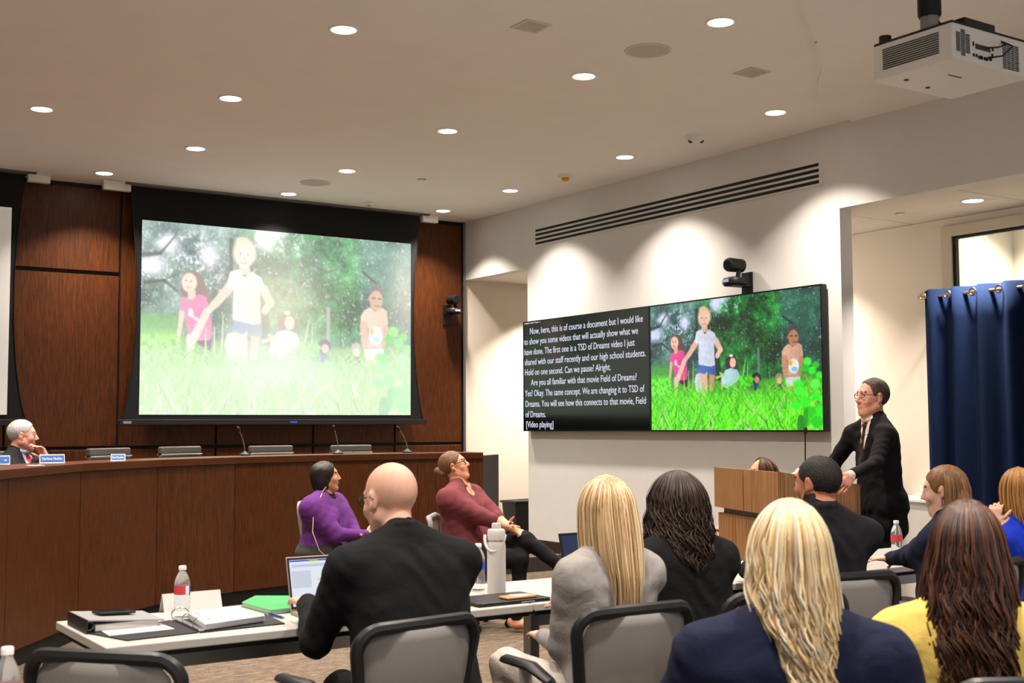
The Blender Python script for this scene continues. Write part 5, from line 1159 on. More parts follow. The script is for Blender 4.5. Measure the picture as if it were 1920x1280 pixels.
    for q in (-1, 1):
        if seated: K, A = V3(q*.12, .44, hip_z-.02), V3(q*.12, .42, .10); K, A, toe = lg.get(q, (K, A, (0, 1, 0)))
        else: K, A = V3(q*.10, .01, .50), V3(q*.11, -.02, .09); K, A, toe = lg.get(q, (K, A, (0, 1, 0)))
        K, A = V3(*K), V3(*A); Hp = V3(q*.095*wide, .02, hip_z-.01 if seated else hip_z-.02)
        B.rc(Hp, K, .088*(.6+.4*wide), .062, 'pants', .04); B.rc(K, A, .060, .044, 'pants', .025)
        td = unit(V3(*toe)); B.rc(A-td*.03-V3(0, 0, .03), A+td*.15-V3(0, 0, .055), .042, .032, 'shoe', .012); B.rc(A, A-V3(0, 0, .04), .043, .04, 'shoe', .01)
    if jacket and not seated: B.rc((-.07*wide, -.01, hip_z-.0), (.07*wide, -.01, hip_z-.0), .128, .128, 'top', .05); B.rc((-.07, -.0, hip_z-.14), (.07, -.0, hip_z-.14), .135, .135, 'top', .02)
    if extra: extra(B, dict(P=P, N=N, U=U, X=Xs, F=Fs, S=Ss, O=O, R=Rh, hd=hd, W=Wo))
    def wrk(Q):
        x, y, z = Q[..., 0], Q[..., 1], Q[..., 2]
        m = (z < N[2]-.02)
        return wr*m*(np.sin(44*z+9*np.sin(7*x+3*y)+14*np.abs(x))*np.sin(13*x+9*y+2)+.5*np.sin(76*z+34*x-26*y+4*np.sin(20*x)))
    mm = dict(skin=mats['skin'], eye=M_EYE, iris=M_IRIS, brow=mats.get('brow', mats['hair']), lip=mats.get('lip', mats['skin']), top=mats['top'], shirt=mats.get('shirt', M_PAPER), tie=mats.get('tie', mats['top']), pants=mats.get('pants', mats['top']), shoe=mats.get('shoe', M_BLACK), beard=mats.get('beard', mats['hair']))
    me = B.mesh('person', mm, FT, h, wrk)
    a_ = math.radians(heading); c_, s_ = math.cos(a_), math.sin(a_); loc = (head_at[0]-(O[0]*c_+O[1]*s_), head_at[1]-(-O[0]*s_+O[1]*c_))
    o = bpy.data.objects.new('person', me); COL.objects.link(o); o.location = (loc[0], loc[1], base_z); o.rotation_euler = (0, 0, -math.radians(heading))
    tag(o, label, 'person')
    return o, dict(hair_yaw=head_yaw, O=O, R=Rh, hd=hd, N=N, U=U, F=Fs, X=Xs, W=Wo, P=P)

def hair_cap(person, info, m, prims, h=.006, amp=.0015, name='hair'):
    """prims: list of (kind, args..., sub) in head coordinates"""
    B = Body(); O, R, s = info['O'], info['R'], info['hd']; T = lambda p: O+R@(V3(*p)*s)
    for p in prims:
        if p[0] == 'el': B.el(T(p[1]), V3(*p[2])*s, 'hair' if not p[4] else None, p[3], R, p[4])
        else: B.rc(T(p[1]), T(p[2]), p[3]*s, p[4]*s, 'hair' if not p[6] else None, p[5], p[6])
    def wrk(Q):
        x, y, z = Q[..., 0]-O[0], Q[..., 1]-O[1], Q[..., 2]-O[2]; a = np.arctan2(x, -y)
        return amp*(np.sin(34*a+6*np.sin(12*z))+np.sin(120*x+40*y))
    me = B.mesh(name, {'hair': m}, ['hair'], h, wrk); o = bpy.data.objects.new(name, me); COL.objects.link(o); o.parent = person; return o

def hair_mat(name, cols, rough=.45):
    q = NT('hair_'+name); g = q.n('ShaderNodeNewGeometry'); rp = q.n('ShaderNodeValToRGB')
    while len(rp.color_ramp.elements) < len(cols): rp.color_ramp.elements.new(.5)
    for i, c in enumerate(cols): rp.color_ramp.elements[i].position = i/(len(cols)-1); rp.color_ramp.elements[i].color = (*lin(c), 1)
    q.l(g.outputs['Random Per Island'], rp.inputs[0]); q.l(rp.outputs[0], q.b.inputs['Base Color']); q.b.inputs['Roughness'].default_value = rough; q.b.inputs['Specular IOR Level'].default_value = .5
    return q.m
def scalp_mat(name, col): 
    return mat('scalp_'+name, col, .55, noise=.45, scale=26, stretch=(1, 1, .12), bump=.5, bscale=60)

def strands(person, info, m, n, env, z_end, a_rng=(-2.2, 2.2), r=.003, wave=(0, 10), seed=1, seg=16, top=.118, clump=40, jit=.01, name='hair_strands', part=0.0, curl3=False, z_start=.134, pull=.4):
    """strands run from the crown down an envelope: env(z, a) -> (x, y) in head frame; a = 0 is the back of the head; upright frame"""
    R_ = np.random.RandomState(seed); O, hd = info['O'], info['hd']; Rz = rotz(info.get('hair_yaw', 0.0)); mb_v = []; mb_f = []; base = 0
    cl_a = R_.uniform(a_rng[0], a_rng[1], clump); cl_ph = R_.uniform(0, 6.28, clump); cl_am = R_.uniform(.6, 1.3, clump); cl_fr = R_.uniform(.85, 1.2, clump); cl_e = R_.uniform(-1, 1, clump)
    for i in range(n):
        a = R_.uniform(*a_rng); c = int(np.argmin(np.abs(cl_a-a-R_.normal(0, .06)))); ze = z_end(a)+.045*cl_e[c]+R_.normal(0, .02)
        t = np.linspace(0, 1, seg+1); zs0 = z_start*(1-.25*R_.rand()**2); ze = min(ze, zs0-.05)
        z = zs0+(ze-zs0)*t; off = R_.normal(0, jit)*np.clip(t*3, .15, 1); ph = cl_ph[c]+R_.normal(0, .35)
        aa = a+(cl_a[c]-a)*pull*np.clip(t*1.3-.2, 0, 1)
        xy = np.array([env(zz, q) for zz, q in zip(z, aa)])
        rad = np.linalg.norm(xy, axis=1)+1e-6; sc_ = (rad+off)/rad
        wa = wave[0]*cl_am[c]*np.clip((t-.18)*2.5, 0, 1.2); w1 = wa*np.sin(wave[1]*cl_fr[c]*(zs0-z)+ph); w2 = wa*.6*np.cos(wave[1]*cl_fr[c]*(zs0-z)+ph)
        tx, ty = np.cos(aa), np.sin(aa)
        p = np.stack([xy[:, 0]*sc_+w1*tx+part*(1-t)**3, xy[:, 1]*sc_+w1*ty-(w2 if curl3 else 0), z], 1)
        p = p@Rz.T*hd+O
        tan = np.gradient(p, axis=0); tan /= np.linalg.norm(tan, axis=1, keepdims=True)+1e-9
        outw = p-O; outw[:, 2] = 0; outw += V3(0, -1e-4, 0); outw /= np.linalg.norm(outw, axis=1, keepdims=True)+1e-9
        sd = np.cross(tan, outw); sd /= np.linalg.norm(sd, axis=1, keepdims=True)+1e-9; up = np.cross(sd, tan)
        rr = r*R_.uniform(.7, 1.3)*np.minimum(1, np.minimum(.4+t*4, (1.03-t)*5))[:, None]
        ring = np.stack([p+sd*rr*1.2, p+up*rr*.9, p-sd*rr*1.2], 1).reshape(-1, 3); mb_v.append(ring)
        j = np.arange(seg)[:, None]*3; k = np.arange(3)[None]; q = np.stack([j+k, j+(k+1) % 3, j+3+(k+1) % 3, j+3+k], -1).reshape(-1, 4)+base; mb_f.append(q); base += len(ring)
    V = np.concatenate(mb_v); Q = np.concatenate(mb_f); me = bpy.data.meshes.new(name); me.vertices.add(len(V)); me.vertices.foreach_set('co', V.astype(np.float32).reshape(-1))
    me.loops.add(Q.size); me.loops.foreach_set('vertex_index', Q.reshape(-1).astype(np.int32)); me.polygons.add(len(Q)); me.polygons.foreach_set('loop_start', np.arange(0, Q.size, 4).astype(np.int32)); me.polygons.foreach_set('use_smooth', np.ones(len(Q), bool))
    me.update(calc_edges=True); me.materials.append(m); o = bpy.data.objects.new(name, me); COL.objects.link(o); o.parent = person; o['kind'] = 'stuff'; return o
def env_volume(person, info, m, env, z0, z1, a_max=2.2, nz=26, na=28, shrink=.011, z_end=None, name='hair', thick=.03):
    """solid under-hair shell that follows the same envelope"""
    O, hd = info['O'], info['hd']; Rz = rotz(info.get('hair_yaw', 0.0)); b = MB(); vs = []
    for lay in (0, 1):
        for j in range(nz+1):
            for i in range(na+1):
                a = -a_max+2*a_max*i/na; ze = (z_end(a) if z_end else z1); z = z0+(ze-z0)*j/nz; x, y = env(z, a); rd = math.hypot(x, y)+1e-6; s_ = max(.02, (rd-shrink-thick*lay))/rd
                p = Rz@V3(x*s_, y*s_, z-.006*lay)*hd+O; vs.append(p)
    st = (nz+1)*(na+1); F = []
    for j in range(nz):
        for i in range(na):
            a = j*(na+1)+i; F.append((a, a+na+1, a+na+2, a+1)); F.append((st+a, st+a+1, st+a+na+2, st+a+na+1))
    for j in range(nz):
        for i in (0, na): a = j*(na+1)+i; F.append((a, a+na+1, st+a+na+1, st+a))
    for i in range(na): a = nz*(na+1)+i; F.append((a, a+1, st+a+1, st+a)); F.append((i, i+1, st+i+1, st+i))
    b.add(vs, F); bm_o = b.build(name, m, person, smooth=False); bm_o.data.polygons.foreach_set('use_smooth', [True]*len(bm_o.data.polygons)); return bm_o
def glasses(person, info, m=M_BLACK, r=.0022, w_=.026, hgt=.018, y=.097):
    O, R, s = info['O'], info['R'], info['hd']; T = lambda p: O+R@(V3(*p)*s); g = MB()
    for q in (-1, 1):
        g.tube([T((q*.032+w_*math.cos(a)*(1+.0*math.sin(a)), y-.006*abs(math.cos(a)), .006+hgt*math.sin(a))) for a in np.linspace(0, 2*math.pi, 17)[:-1]], r, 6, closed=True)
        g.tube([T((q*.056, y-.006, .010)), T((q*.076, .06, .012)), T((q*.083, -.005, .012)), T((q*.082, -.02, .0))], r, 6)
    g.tube([T((-.009, y, .010)), T((.009, y, .010))], r, 6)
    return g.build('glasses', m, person, smooth=True)
# skull-shaped envelope shared by the long hair styles
def skull_r(z, rx=.091, ry=.126, rz_=.131):
    t = max(0.0, 1-(z/rz_)**2) if z > 0 else 1.0; return rx*math.sqrt(t)+.004, ry*math.sqrt(t)+.004
# ------------------------------------------------------------------ the people
suit_bk = cloth('black_suit', '#0f0f12', .15, 60, .3, 10); suit_ch = cloth('charcoal_suit', '#1a191f', .18, 70, .3, 10); navy = cloth('navy_jacket', '#141a33', .15, 60, .3, 9)
blk = cloth('black_blazer', '#0e0e10', .15, 60, .35, 10); blkpants = cloth('black_trousers', '#0f0f11', .12, 60, .3, 12)
DN = (0, 0, -1)
def at_y(px, py, Y): return ony(px, py, Y)
# 1 bald man at the laptop
h_ = ony(731, 868, 4.12)
o, inf = make_person(h_[:2], 4, 'bald man in black suit and glasses typing at a laptop, seen from behind', top_z=h_[2], nl=.115, hf=.05,
    mats=dict(skin=skin('bald', '#dfae98'), hair=mat('beard_grey', '#9a8c82', .8), brow=mat('brow_grey', '#6b5d52', .8), top=suit_bk, pants=suit_bk),
    lean=-.26, head_yaw=.24, head_pitch=-.18, hs=1.15, wide=1.30, sw=.206, belly=1.3, box=.118, arm_len=1.06, hands={-1: ('w', (1.975, 4.36, .825)), 1: ('w', (2.36, 4.38, .80))}, poles={-1: (-.30, -.1, -1), 1: (.15, -.2, -1)},
    hand_dirs={-1: ((.05, .95, .12), (1, -.1, .1)), 1: ((-.2, .9, -.1), (-1, -.2, 0))}, hand_opts={-1: dict(curl=.33, palm=DN), 1: dict(curl=.33, palm=DN)}, collar=[(.070, .022, 'top', .011)], arm_r=1.08, h=.0075)
glasses(o, inf)
# 2 woman in grey sweater
h_ = ony(1137, 897, 3.58)
o, inf = make_person(h_[:2], 4, 'woman in grey sweater with long straight blond hair, seen from behind', top_z=h_[2], nl=.15, female=True, jacket=False,
    mats=dict(skin=skin('fair', '#e3b399'), hair=mat('brow_blond', '#a88458', .7), top=cloth('grey_knit', '#96928e', .04, 60, .12, 30), pants=cloth('cream_trousers', '#cfc4b8', .06, 30, .3, 9), shoe=M_WHITE),
    wide=1.08, box=.088, hands={-1: (-.10, .30, .70), 1: (.12, .40, .80)}, poles={-1: (-.25, -.6, -1), 1: (.35, -.5, -1)}, hand_dirs={-1: ((.2, .9, 0), (1, 0, 0)), 1: ((-.2, .9, 0), (-1, 0, 0))}, hand_opts={-1: dict(palm=DN), 1: dict(palm=DN)},
    legs={-1: (V3(-.24, .34, .60), V3(-.20, .40, .14), (0, 1, 0)), 1: (V3(.12, .44, .52), V3(.1, .42, .1), (0, 1, 0))})
def env_long(z, a):
    if z > 0: rx, ry = skull_r(z)
    else:
        f = min(1.2, -z/.40); rx = .095+.014*math.sin(min(1, f*1.4)*math.pi)-.024*f; ry = .130+.010*math.sin(min(1, f)*math.pi)
    return rx*math.sin(a), -ry*math.cos(a)-(.035*min(1, -z/.25) if z < 0 else 0)
ze = lambda a: -.385 if a > -.75 else (-.40+.22*min(1, (-.75-a)/.25))
blond = hair_mat('blond', ('#8a6a45', '#c6a173', '#e0c596', '#b0895a', '#eedbb6', '#cfae82'))
env_volume(o, inf, mat('under_blond', '#a37c4e', .6), env_long, .130, -.36, 2.05, z_end=lambda a: ze(a)+.03)
strands(o, inf, blond, 1500, env_long, ze, (-2.05, 2.05), .0026, (.003, 14), 3, seg=16, clump=60, jit=.006)
# 3 woman with curly dark hair
h_ = ony(1270, 888, 3.84)
o, inf = make_person(h_[:2], 14, 'woman in black blazer with curly dark brown hair, seen from behind', top_z=h_[2], nl=.15, female=True, mats=dict(skin=skin('fair', ''), hair=mat('brow_dark', '#2a1d16', .7), top=blk, pants=blk),
    lean=-.10, head_yaw=.22, wide=1.22, box=.095, hands={-1: (-.12, .46, .80), 1: (.20, .46, .80)}, poles={-1: (-.6, -.3, -1), 1: (.6, -.3, -1)}, hand_dirs={-1: ((.3, .9, 0), (1, 0, 0)), 1: ((-.3, .9, 0), (-1, 0, 0))}, hand_opts={-1: dict(palm=DN), 1: dict(palm=DN)})
def env_curly(z, a):
    if z > 0: rx, ry = skull_r(z, .097, .129, .134)
    else: f = min(1, -z/.26); rx = .101+.055*f-.02*f*f; ry = .133+.03*f
    return rx*math.sin(a), -ry*math.cos(a)
dkb = hair_mat('dark_brown', ('#15100d', '#2a1e18', '#3b2a21', '#1d1512', '#4c382c', '#2f221b'))
inf['hair_yaw'] = .1
ze = lambda a: -.25+.05*abs(math.sin(a))
env_volume(o, inf, mat('under_dark', '#1c1410', .7), env_curly, .133, -.22, 2.1, z_end=ze)
strands(o, inf, dkb, 1600, env_curly, ze, (-2.15, 2.15), .0023, (.012, 70), 5, seg=26, clump=90, jit=.010, curl3=True)
# 4 dark haired man in suit
h_ = ony(1531, 853, 3.82)
o, inf = make_person(h_[:2], 20, 'dark haired bearded man in charcoal suit seated before the lectern', top_z=h_[2]-.006, nl=.125, hf=.02, mats=dict(skin=skin('tan', '#b9795a'), hair=mat('hair_black', '#17120f', .6, noise=.4, scale=90, bump=.6, bscale=180), top=suit_ch, pants=suit_ch, beard=mat('beard_dark', '#2c2320', .8, noise=.4, scale=200)),
    head_yaw=.50, head_pitch=-.04, hs=1.03, wide=1.16, sw=.205, box=.098, beard=True, hands={-1: (-.14, .50, .80), 1: (.14, .50, .80)}, poles={-1: (-.5, -.4, -1), 1: (.5, -.4, -1)}, hand_dirs={-1: ((.3, .9, 0), (1, 0, 0)), 1: ((-.3, .9, 0), (-1, 0, 0))}, hand_opts={-1: dict(palm=DN), 1: dict(palm=DN)},
    collar=[(.064, .016, 'shirt', .010), (.074, .020, 'top', .013)])
SHORT = [('el', (0, -.016, .030), (.0785, .1015, .0925), .01, False), ('el', (0, .135, -.01), (.14, .092, .11), .012, True), ('el', (0, .01, -.175), (.14, .16, .115), .015, True)] + [('el', (q*.088, .0, -.02), (.022, .026, .042), .008, True) for q in (-1, 1)]
hair_cap(o, inf, MATS['hair_black'], SHORT, h=.005, amp=.0008)
# 5 woman in navy, profile
h_ = ony(1768, 872, 3.82)
hw = onz(1672, 1053, TZ+.045)
o, inf = make_person(h_[:2], -18, 'woman in navy jacket in profile with straight light brown hair', top_z=h_[2]-.01, nl=.145, female=True, mats=dict(skin=skin('fair', ''), hair=mat('brow_brown', '#6b4a30', .7), top=navy, pants=navy),
    head_yaw=.18, head_pitch=-.12, wide=1.2, box=.10, belly=1.15, hands={-1: ('w', hw+V3(-.06, .02, 0)), 1: ('w', hw+V3(.10, -.02, 0))}, poles={-1: (-.3, -.5, -1), 1: (.4, -.5, -1)}, hand_dirs={-1: ((-.4, .8, 0), (.8, .4, .1)), 1: ((-.9, .5, 0), (-.3, -.6, .5))}, hand_opts={-1: dict(curl=.3, palm=DN), 1: dict(curl=.4, palm=DN)}, hip_z=.54)
def env_tuck(z, a):
    if z > 0: rx, ry = skull_r(z, .087, .124, .130)
    else: f = min(1, -z/.2); rx = .091+.008*f; ry = .128+.006*f
    return rx*math.sin(a), -ry*math.cos(a)+.004
lbr = hair_mat('light_brown', ('#4f3420', '#7a5433', '#9c7146', '#6b4729', '#b58a5a'))
hair_cap(o, inf, mat('hair_lbrown', '#815a37', .5, noise=.4, scale=60, stretch=(1, 1, .2), bump=.5, bscale=70), [('el', (0, -.018, .032), (.083, .107, .098), .01, False), ('el', (0, .13, -.015), (.14, .088, .108), .012, True), ('el', (0, .03, -.18), (.14, .15, .125), .012, True), ('el', (0, -.07, -.06), (.085, .06, .11), .03, False)]+[('el', (q*.09, .006, -.012), (.022, .028, .042), .008, True) for q in (-1, 1)], h=.006, amp=.0012)
ze = lambda a: -.17
env_volume(o, inf, MATS['hair_lbrown'], env_tuck, .129, -.15, 1.35, z_end=ze, shrink=.006)
strands(o, inf, lbr, 1000, env_tuck, ze, (-1.42, 1.42), .0024, (.002, 12), 8, seg=14, clump=60, jit=.004)
MB().tube([inf['O']+inf['R']@V3(-.080, .002, -.034-.012*k) for k in range(4)], .003, 6).build('earring', M_CHROME, o, smooth=True)
# 6 woman in royal blue
h_ = ony(1908, 880, 3.9)
o, inf = make_person(h_[:2], 12, 'woman in royal blue top with reddish blond hair at the right edge', top_z=h_[2], nl=.15, female=True, jacket=False, mats=dict(skin=skin('fair', ''), hair=MATS['brow_blond'], top=cloth('royal_blue', '#1d3fd0', .08, 40, .3, 10), pants=blkpants),
    head_yaw=.1, wide=1.12, hands={-1: ('w', ond(1862, 985, 6.32)), 1: (.2, .4, .8)}, poles={-1: (-.6, .0, -1), 1: (.5, -.5, -1)}, cuff={-1: .75, 1: 1.0}, hand_dirs={-1: ((.30, .1, .95), (.6, -.6, .1)), 1: ((-.3, .9, 0), (-1, 0, 0))}, hand_opts={-1: dict(curl=.85, palm=(.6, .6, 0)), 1: dict(palm=DN)})
ze = lambda a: -.16+.02*math.cos(3*a)
rbl = hair_mat('red_blond', ('#8a5a2c', '#b8803f', '#d9a35c', '#a06c34', '#e2b878'))
env_volume(o, inf, mat('under_rblond', '#9a6a36', .6), env_long, .130, -.15, 2.0, z_end=ze)
strands(o, inf, rbl, 600, env_long, ze, (-2.0, 2.0), .003, (.003, 16), 9, seg=14, clump=50, jit=.005)
# 7 woman with wavy blond hair, navy jacket
h_ = ony(1481, 945, 2.12)
o, inf = make_person(h_[:2], 42, 'woman in navy jacket with very long wavy blond hair, nearest the camera', top_z=h_[2], nl=.165, female=True, mats=dict(skin=skin('fair', ''), hair=MATS['brow_blond'], top=navy, pants=navy),
    wide=1.32, sw=.19, box=.10, belly=1.1, hands={-1: (-.22, .30, .64), 1: (.22, .30, .64)}, poles={-1: (-.8, -.5, -.5), 1: (.8, -.5, -.5)}, arm_r=1.12)
def env_wavy(z, a):
    if z > 0: rx, ry = skull_r(z, .088, .128, .133)
    else:
        f = min(1.1, -z/.5); rx = .092+.014*math.sin(min(1, f*1.7)*math.pi)-.030*f; ry = .132+.025*math.sin(min(1, f)*math.pi)
    return rx*math.sin(a)+(.0 if z > -.1 else .03*min(1, (-z-.1)/.2)), -ry*math.cos(a)
ze = lambda a: -.50 if a > -.55 else -.50+.30*min(1, (-.55-a)/.15)
wbl = hair_mat('wavy_blond', ('#977750', '#dcb678', '#f6e0b0', '#c09a64', '#fbefd2', '#b5ada0', '#e9cb96', '#f2ddb2'))
env_volume(o, inf, mat('under_wblond', '#b59a70', .6), env_wavy, .133, -.45, 2.0, z_end=lambda a: ze(a)+.03)
strands(o, inf, wbl, 2100, env_wavy, ze, (-2.1, 2.1), .0024, (.010, 58), 12, seg=30, clump=70, jit=.008, curl3=True)
# 8 woman in yellow, long brown hair
h_ = ony(1812, 945, 2.10)
o, inf = make_person(h_[:2], 48, 'woman in yellow short sleeved blouse with long brown hair', top_z=h_[2], nl=.165, female=True, jacket=False, mats=dict(skin=skin('olive', '#b97a58'), hair=MATS['brow_dark'], top=cloth('yellow_blouse', '#dcbd62', .06, 40, .4, 16), pants=blkpants),
    wide=1.15, sw=.185, sleeve_u=.52, cuff=0.0, puff=.018, hands={-1: (-.25, .28, .60), 1: (.25, .28, .60)}, poles={-1: (-.8, -.5, -.5), 1: (.8, -.5, -.5)})
def env_brown(z, a):
    if z > 0: rx, ry = skull_r(z, .089, .129, .133)
    else: f = min(1.1, -z/.42); rx = .093+.058*min(1, f*1.25)-.014*f*f; ry = .135+.03*math.sin(min(1, f)*math.pi*.7)
    return rx*math.sin(a), -ry*math.cos(a)
ze = lambda a: -.38+.05*math.cos(2*a+.6)
brn = hair_mat('long_brown', ('#1c100b', '#351d13', '#54301f', '#2a1811', '#7c482c', '#43281d'))
env_volume(o, inf, mat('under_brown', '#20130d', .6), env_brown, .133, -.35, 2.1, z_end=lambda a: ze(a)+.03)
strands(o, inf, brn, 2000, env_brown, ze, (-2.1, 2.1), .0024, (.011, 52), 15, seg=26, clump=70, jit=.008, curl3=True)
# 9 grey haired man behind the dais
h_ = ond(43, 787, 9.6)
o, inf = make_person(h_[:2], 128, 'grey haired man in dark suit and pink striped tie resting his chin on his hand', top_z=h_[2]-.004, base_z=PLAT, nl=.135, hf=.02, mats=dict(skin=skin('ruddy', '#dfa088'), hair=mat('hair_white', '#a9a9a6', .7, noise=.25, scale=60, bump=.4, bscale=90), lip=mat('lip_pale', '#cf8a75', .5), top=suit_ch, pants=suit_ch, shirt=mat('shirt_pale_blue', '#b8c0cf', .8), tie=mat('tie_pink', '#c8405e', .6, noise=.7, scale=35, stretch=(1, .3, 1))),
    head_yaw=.40, head_pitch=-.02, hs=.99, wide=1.2, sw=.20, belly=1.3, tie=True, hip_z=.62, collar=[(.066, .022, 'shirt', .012)], h=.0065, nose=1.15, fat=.012,
    hands={-1: ('w', ond(90, 862, 9.35)), 1: (.05, .42, .98)}, poles={-1: (-.6, .2, -1), 1: (.8, -.2, -1)}, cuff=.94, hand_dirs={-1: ((.1, -.5, .85), (-.3, -.6, -.3)), 1: ((-.5, .8, 0), (-.6, -.4, .4))}, hand_opts={-1: dict(curls=[.25, .75, .95, 1.0], palm=(.5, -.6, .2), thumb=.8), 1: dict(palm=DN)})
hair_cap(o, inf, MATS['hair_white'], [('el', (0, -.016, .031), (.0805, .1045, .0955), .01, False), ('el', (0, .13, -.005), (.14, .092, .105), .012, True), ('el', (0, .02, -.18), (.14, .165, .125), .015, True)]+[('el', (q*.09, .004, -.012), (.022, .026, .045), .008, True) for q in (-1, 1)], h=.0055, amp=.0012)
glasses(o, inf, M_ALU, .0014, .022, .014)
leather_chair((o.location[0]-.02, o.location[1]+.02, PLAT), -math.radians(128), 'leather chair carrying the grey haired man', .5)
# 10 person cut by the left edge
h_ = ond(-72, 802, 9.2)
o, inf = make_person(h_[:2], 125, 'person cut by the left picture edge with raised hand', top_z=h_[2], base_z=PLAT, female=True, jacket=False, hip_z=.62, mats=dict(skin=skin('ruddy', ''), hair=MATS['brow_blond'], top=cloth('dark_top', '#2a2a33'), pants=blkpants), h=.009,
    hands={-1: ('w', ond(4, 872, 8.75)), 1: (.1, .35, 1.0)}, poles={-1: (-.6, .2, -1), 1: (.8, -.2, -1)}, cuff=.5, hand_dirs={-1: ((-.1, -.1, .98), (-.5, -.5, 0)), 1: ((-.5, .8, 0), (-.6, -.4, .4))}, hand_opts={-1: dict(curl=.9, palm=(.6, -.6, 0)), 1: dict(palm=DN)})
ze = lambda a: -.12
env_volume(o, inf, MATS['under_rblond'], env_long, .130, -.12, 1.9, z_end=ze); strands(o, inf, rbl, 250, env_long, ze, (-1.9, 1.9), .004, (.003, 16), 19, seg=10, clump=40)
# 11 woman in purple
h_ = ond(612, 864, 9.7)
o, inf = make_person(h_[:2], 138, 'woman in purple blouse with dark bob and earpiece cable', top_z=h_[2]-.012, nl=.15, female=True, jacket=False, h=.0065, mats=dict(skin=skin('tan2', '#c98d6c'), hair=mat('hair_bob', '#1d1613', .4, noise=.5, scale=60, stretch=(1, 1, .15), bump=.5, bscale=70), lip=mat('lip_rose', '#b25a50', .5), top=cloth('purple', '#5a2a6e', .1, 60, .5, 12), pants=cloth('grey_trousers', '#3a3837'), shirt=mat('dark_inner', '#1a1418', .8)),
    head_yaw=.42, head_pitch=.10, wide=1.6, belly=1.5, box=.10, puff=.022, arm_r=1.3, hip_z=.52, hands={-1: (.02, .34, .60), 1: (.06, .36, .66)}, poles={-1: (-.7, -.1, -1), 1: (.8, -.2, -1)}, hand_dirs={-1: ((.8, .5, 0), (.3, -.2, 1)), 1: ((-.8, .5, 0), (-.3, -.2, 1))}, hand_opts={-1: dict(palm=DN), 1: dict(palm=DN)}, collar=[(.058, -.002, 'shirt', .012)], sw=.18)
hair_cap(o, inf, MATS['hair_bob'], [('el', (0, -.022, .034), (.092, .114, .1), .02, False), ('el', (0, -.042, -.04), (.094, .088, .10), .03, False), ('el', (0, .125, -.02), (.078, .098, .125), .012, True), ('el', (0, .11, -.09), (.12, .085, .08), .01, True)], h=.0055, amp=.0015)
M_CABLE = mat('cable_ivory', '#d9b999', .5)
O_, R_h = inf['O'], inf['R']; Ss_ = inf['N']
pth = [O_+R_h@V3(.085, -.01, -.075), O_+V3(.11, .0, -.13), Ss_+inf['X']*.19+inf['F']*.06+V3(0, 0, .02), Ss_+inf['X']*.30+V3(0, .04, -.10), Ss_+inf['X']*.345+V3(0, .05, -.26), Ss_+inf['X']*.33+V3(0, .10, -.40), Ss_+inf['X']*.27+V3(0, .14, -.46)]
MB().tube(pth, .0035, 6).build('earpiece_cable', M_CABLE, o, smooth=True)
o2 = bx(-.03, .03, -.012, .012, -.045, .045).build('receiver_pack', M_BLKPL, o, bevel=.006); o2.location = tuple(pth[-1]+V3(.0, .02, -.02)); o2.rotation_euler = (.3, .9, 0)
office_chair(o.location[0]+.12, o.location[1]-.08, 138, 'pale mesh chair carrying the woman in purple', pale=True, sc=1.04)
for _c in [c for c in COL.objects if c.parent is not None and c.parent.get('label') == 'pale mesh chair carrying the woman in purple' and c.name.startswith('armrest')]:
    for _g in list(_c.children): bpy.data.objects.remove(_g)
    bpy.data.objects.remove(_c)
# 12 woman in maroon, legs crossed
h_ = ond(852, 843, 9.3)
o, inf = make_person(h_[:2], 142, 'woman in maroon blouse with glasses sitting back with crossed legs', top_z=h_[2]-.01, nl=.15, hf=-.03, female=True, jacket=False, h=.0065, mats=dict(skin=skin('warm', '#d89a78'), hair=mat('hair_updo', '#6a4a30', .5, noise=.4, scale=50, stretch=(1, 1, .3), bump=.5, bscale=60), lip=MATS['lip_rose'], top=cloth('maroon', '#6d343a', .1, 60, .55, 12), pants=blkpants, shirt=mat('dark_inner', ''), shoe=skin('warm', '')),
    lean=.16, head_yaw=.25, head_pitch=.34, wide=1.75, belly=1.5, box=.105, sw=.20, arm_r=1.45, hip_z=.53, cuff=.35, hands={-1: (.06, .40, .70), 1: (.10, .42, .73)}, poles={-1: (-.8, -.2, -.8), 1: (.8, -.3, -.8)}, hand_dirs={-1: ((.85, .3, .1), (.1, .4, 1)), 1: ((-.5, .6, -.4), (-.5, -.3, .6))}, hand_opts={-1: dict(palm=DN, curl=.3), 1: dict(palm=(0, -.3, -1), curl=.25)},
    legs={1: (V3(.10, .43, .53), V3(.10, .40, .10), (0, 1, 0)), -1: (V3(.05, .46, .66), V3(.02, .80, .42), (.1, .8, -.5))}, collar=[(.058, .0, 'top', .010)], extra=lambda B, d: (B.el(d['N']+d['F']*.075-d['U']*.07, (.035, .02, .075), 'skin!', .01, np.stack([d['X'], d['F'], d['U']], 1))))
hair_cap(o, inf, MATS['hair_updo'], [('el', (0, -.018, .032), (.082, .104, .096), .01, False), ('el', (0, .13, -.01), (.12, .098, .108), .012, True), ('el', (0, .02, -.19), (.14, .16, .12), .012, True), ('el', (0, -.135, .0), (.036, .034, .036), .015, False), ('el', (0, -.105, -.03), (.05, .03, .03), .02, False)]+[('el', (q*.09, .004, -.012), (.022, .024, .04), .008, True) for q in (-1, 1)], h=.0055, amp=.0015)
glasses(o, inf, M_BLACK, .0032, .023, .017)
W_ = inf['W'][1]; wt = MB().lathe([(.016, -.006), (.018, -.004), (.018, .004), (.015, .006)], 16).build('wristwatch', M_BLACK, o, smooth=True); wt.location = tuple(W_+V3(.012, -.01, .032)); wt.rotation_euler = (.5, .3, 0)
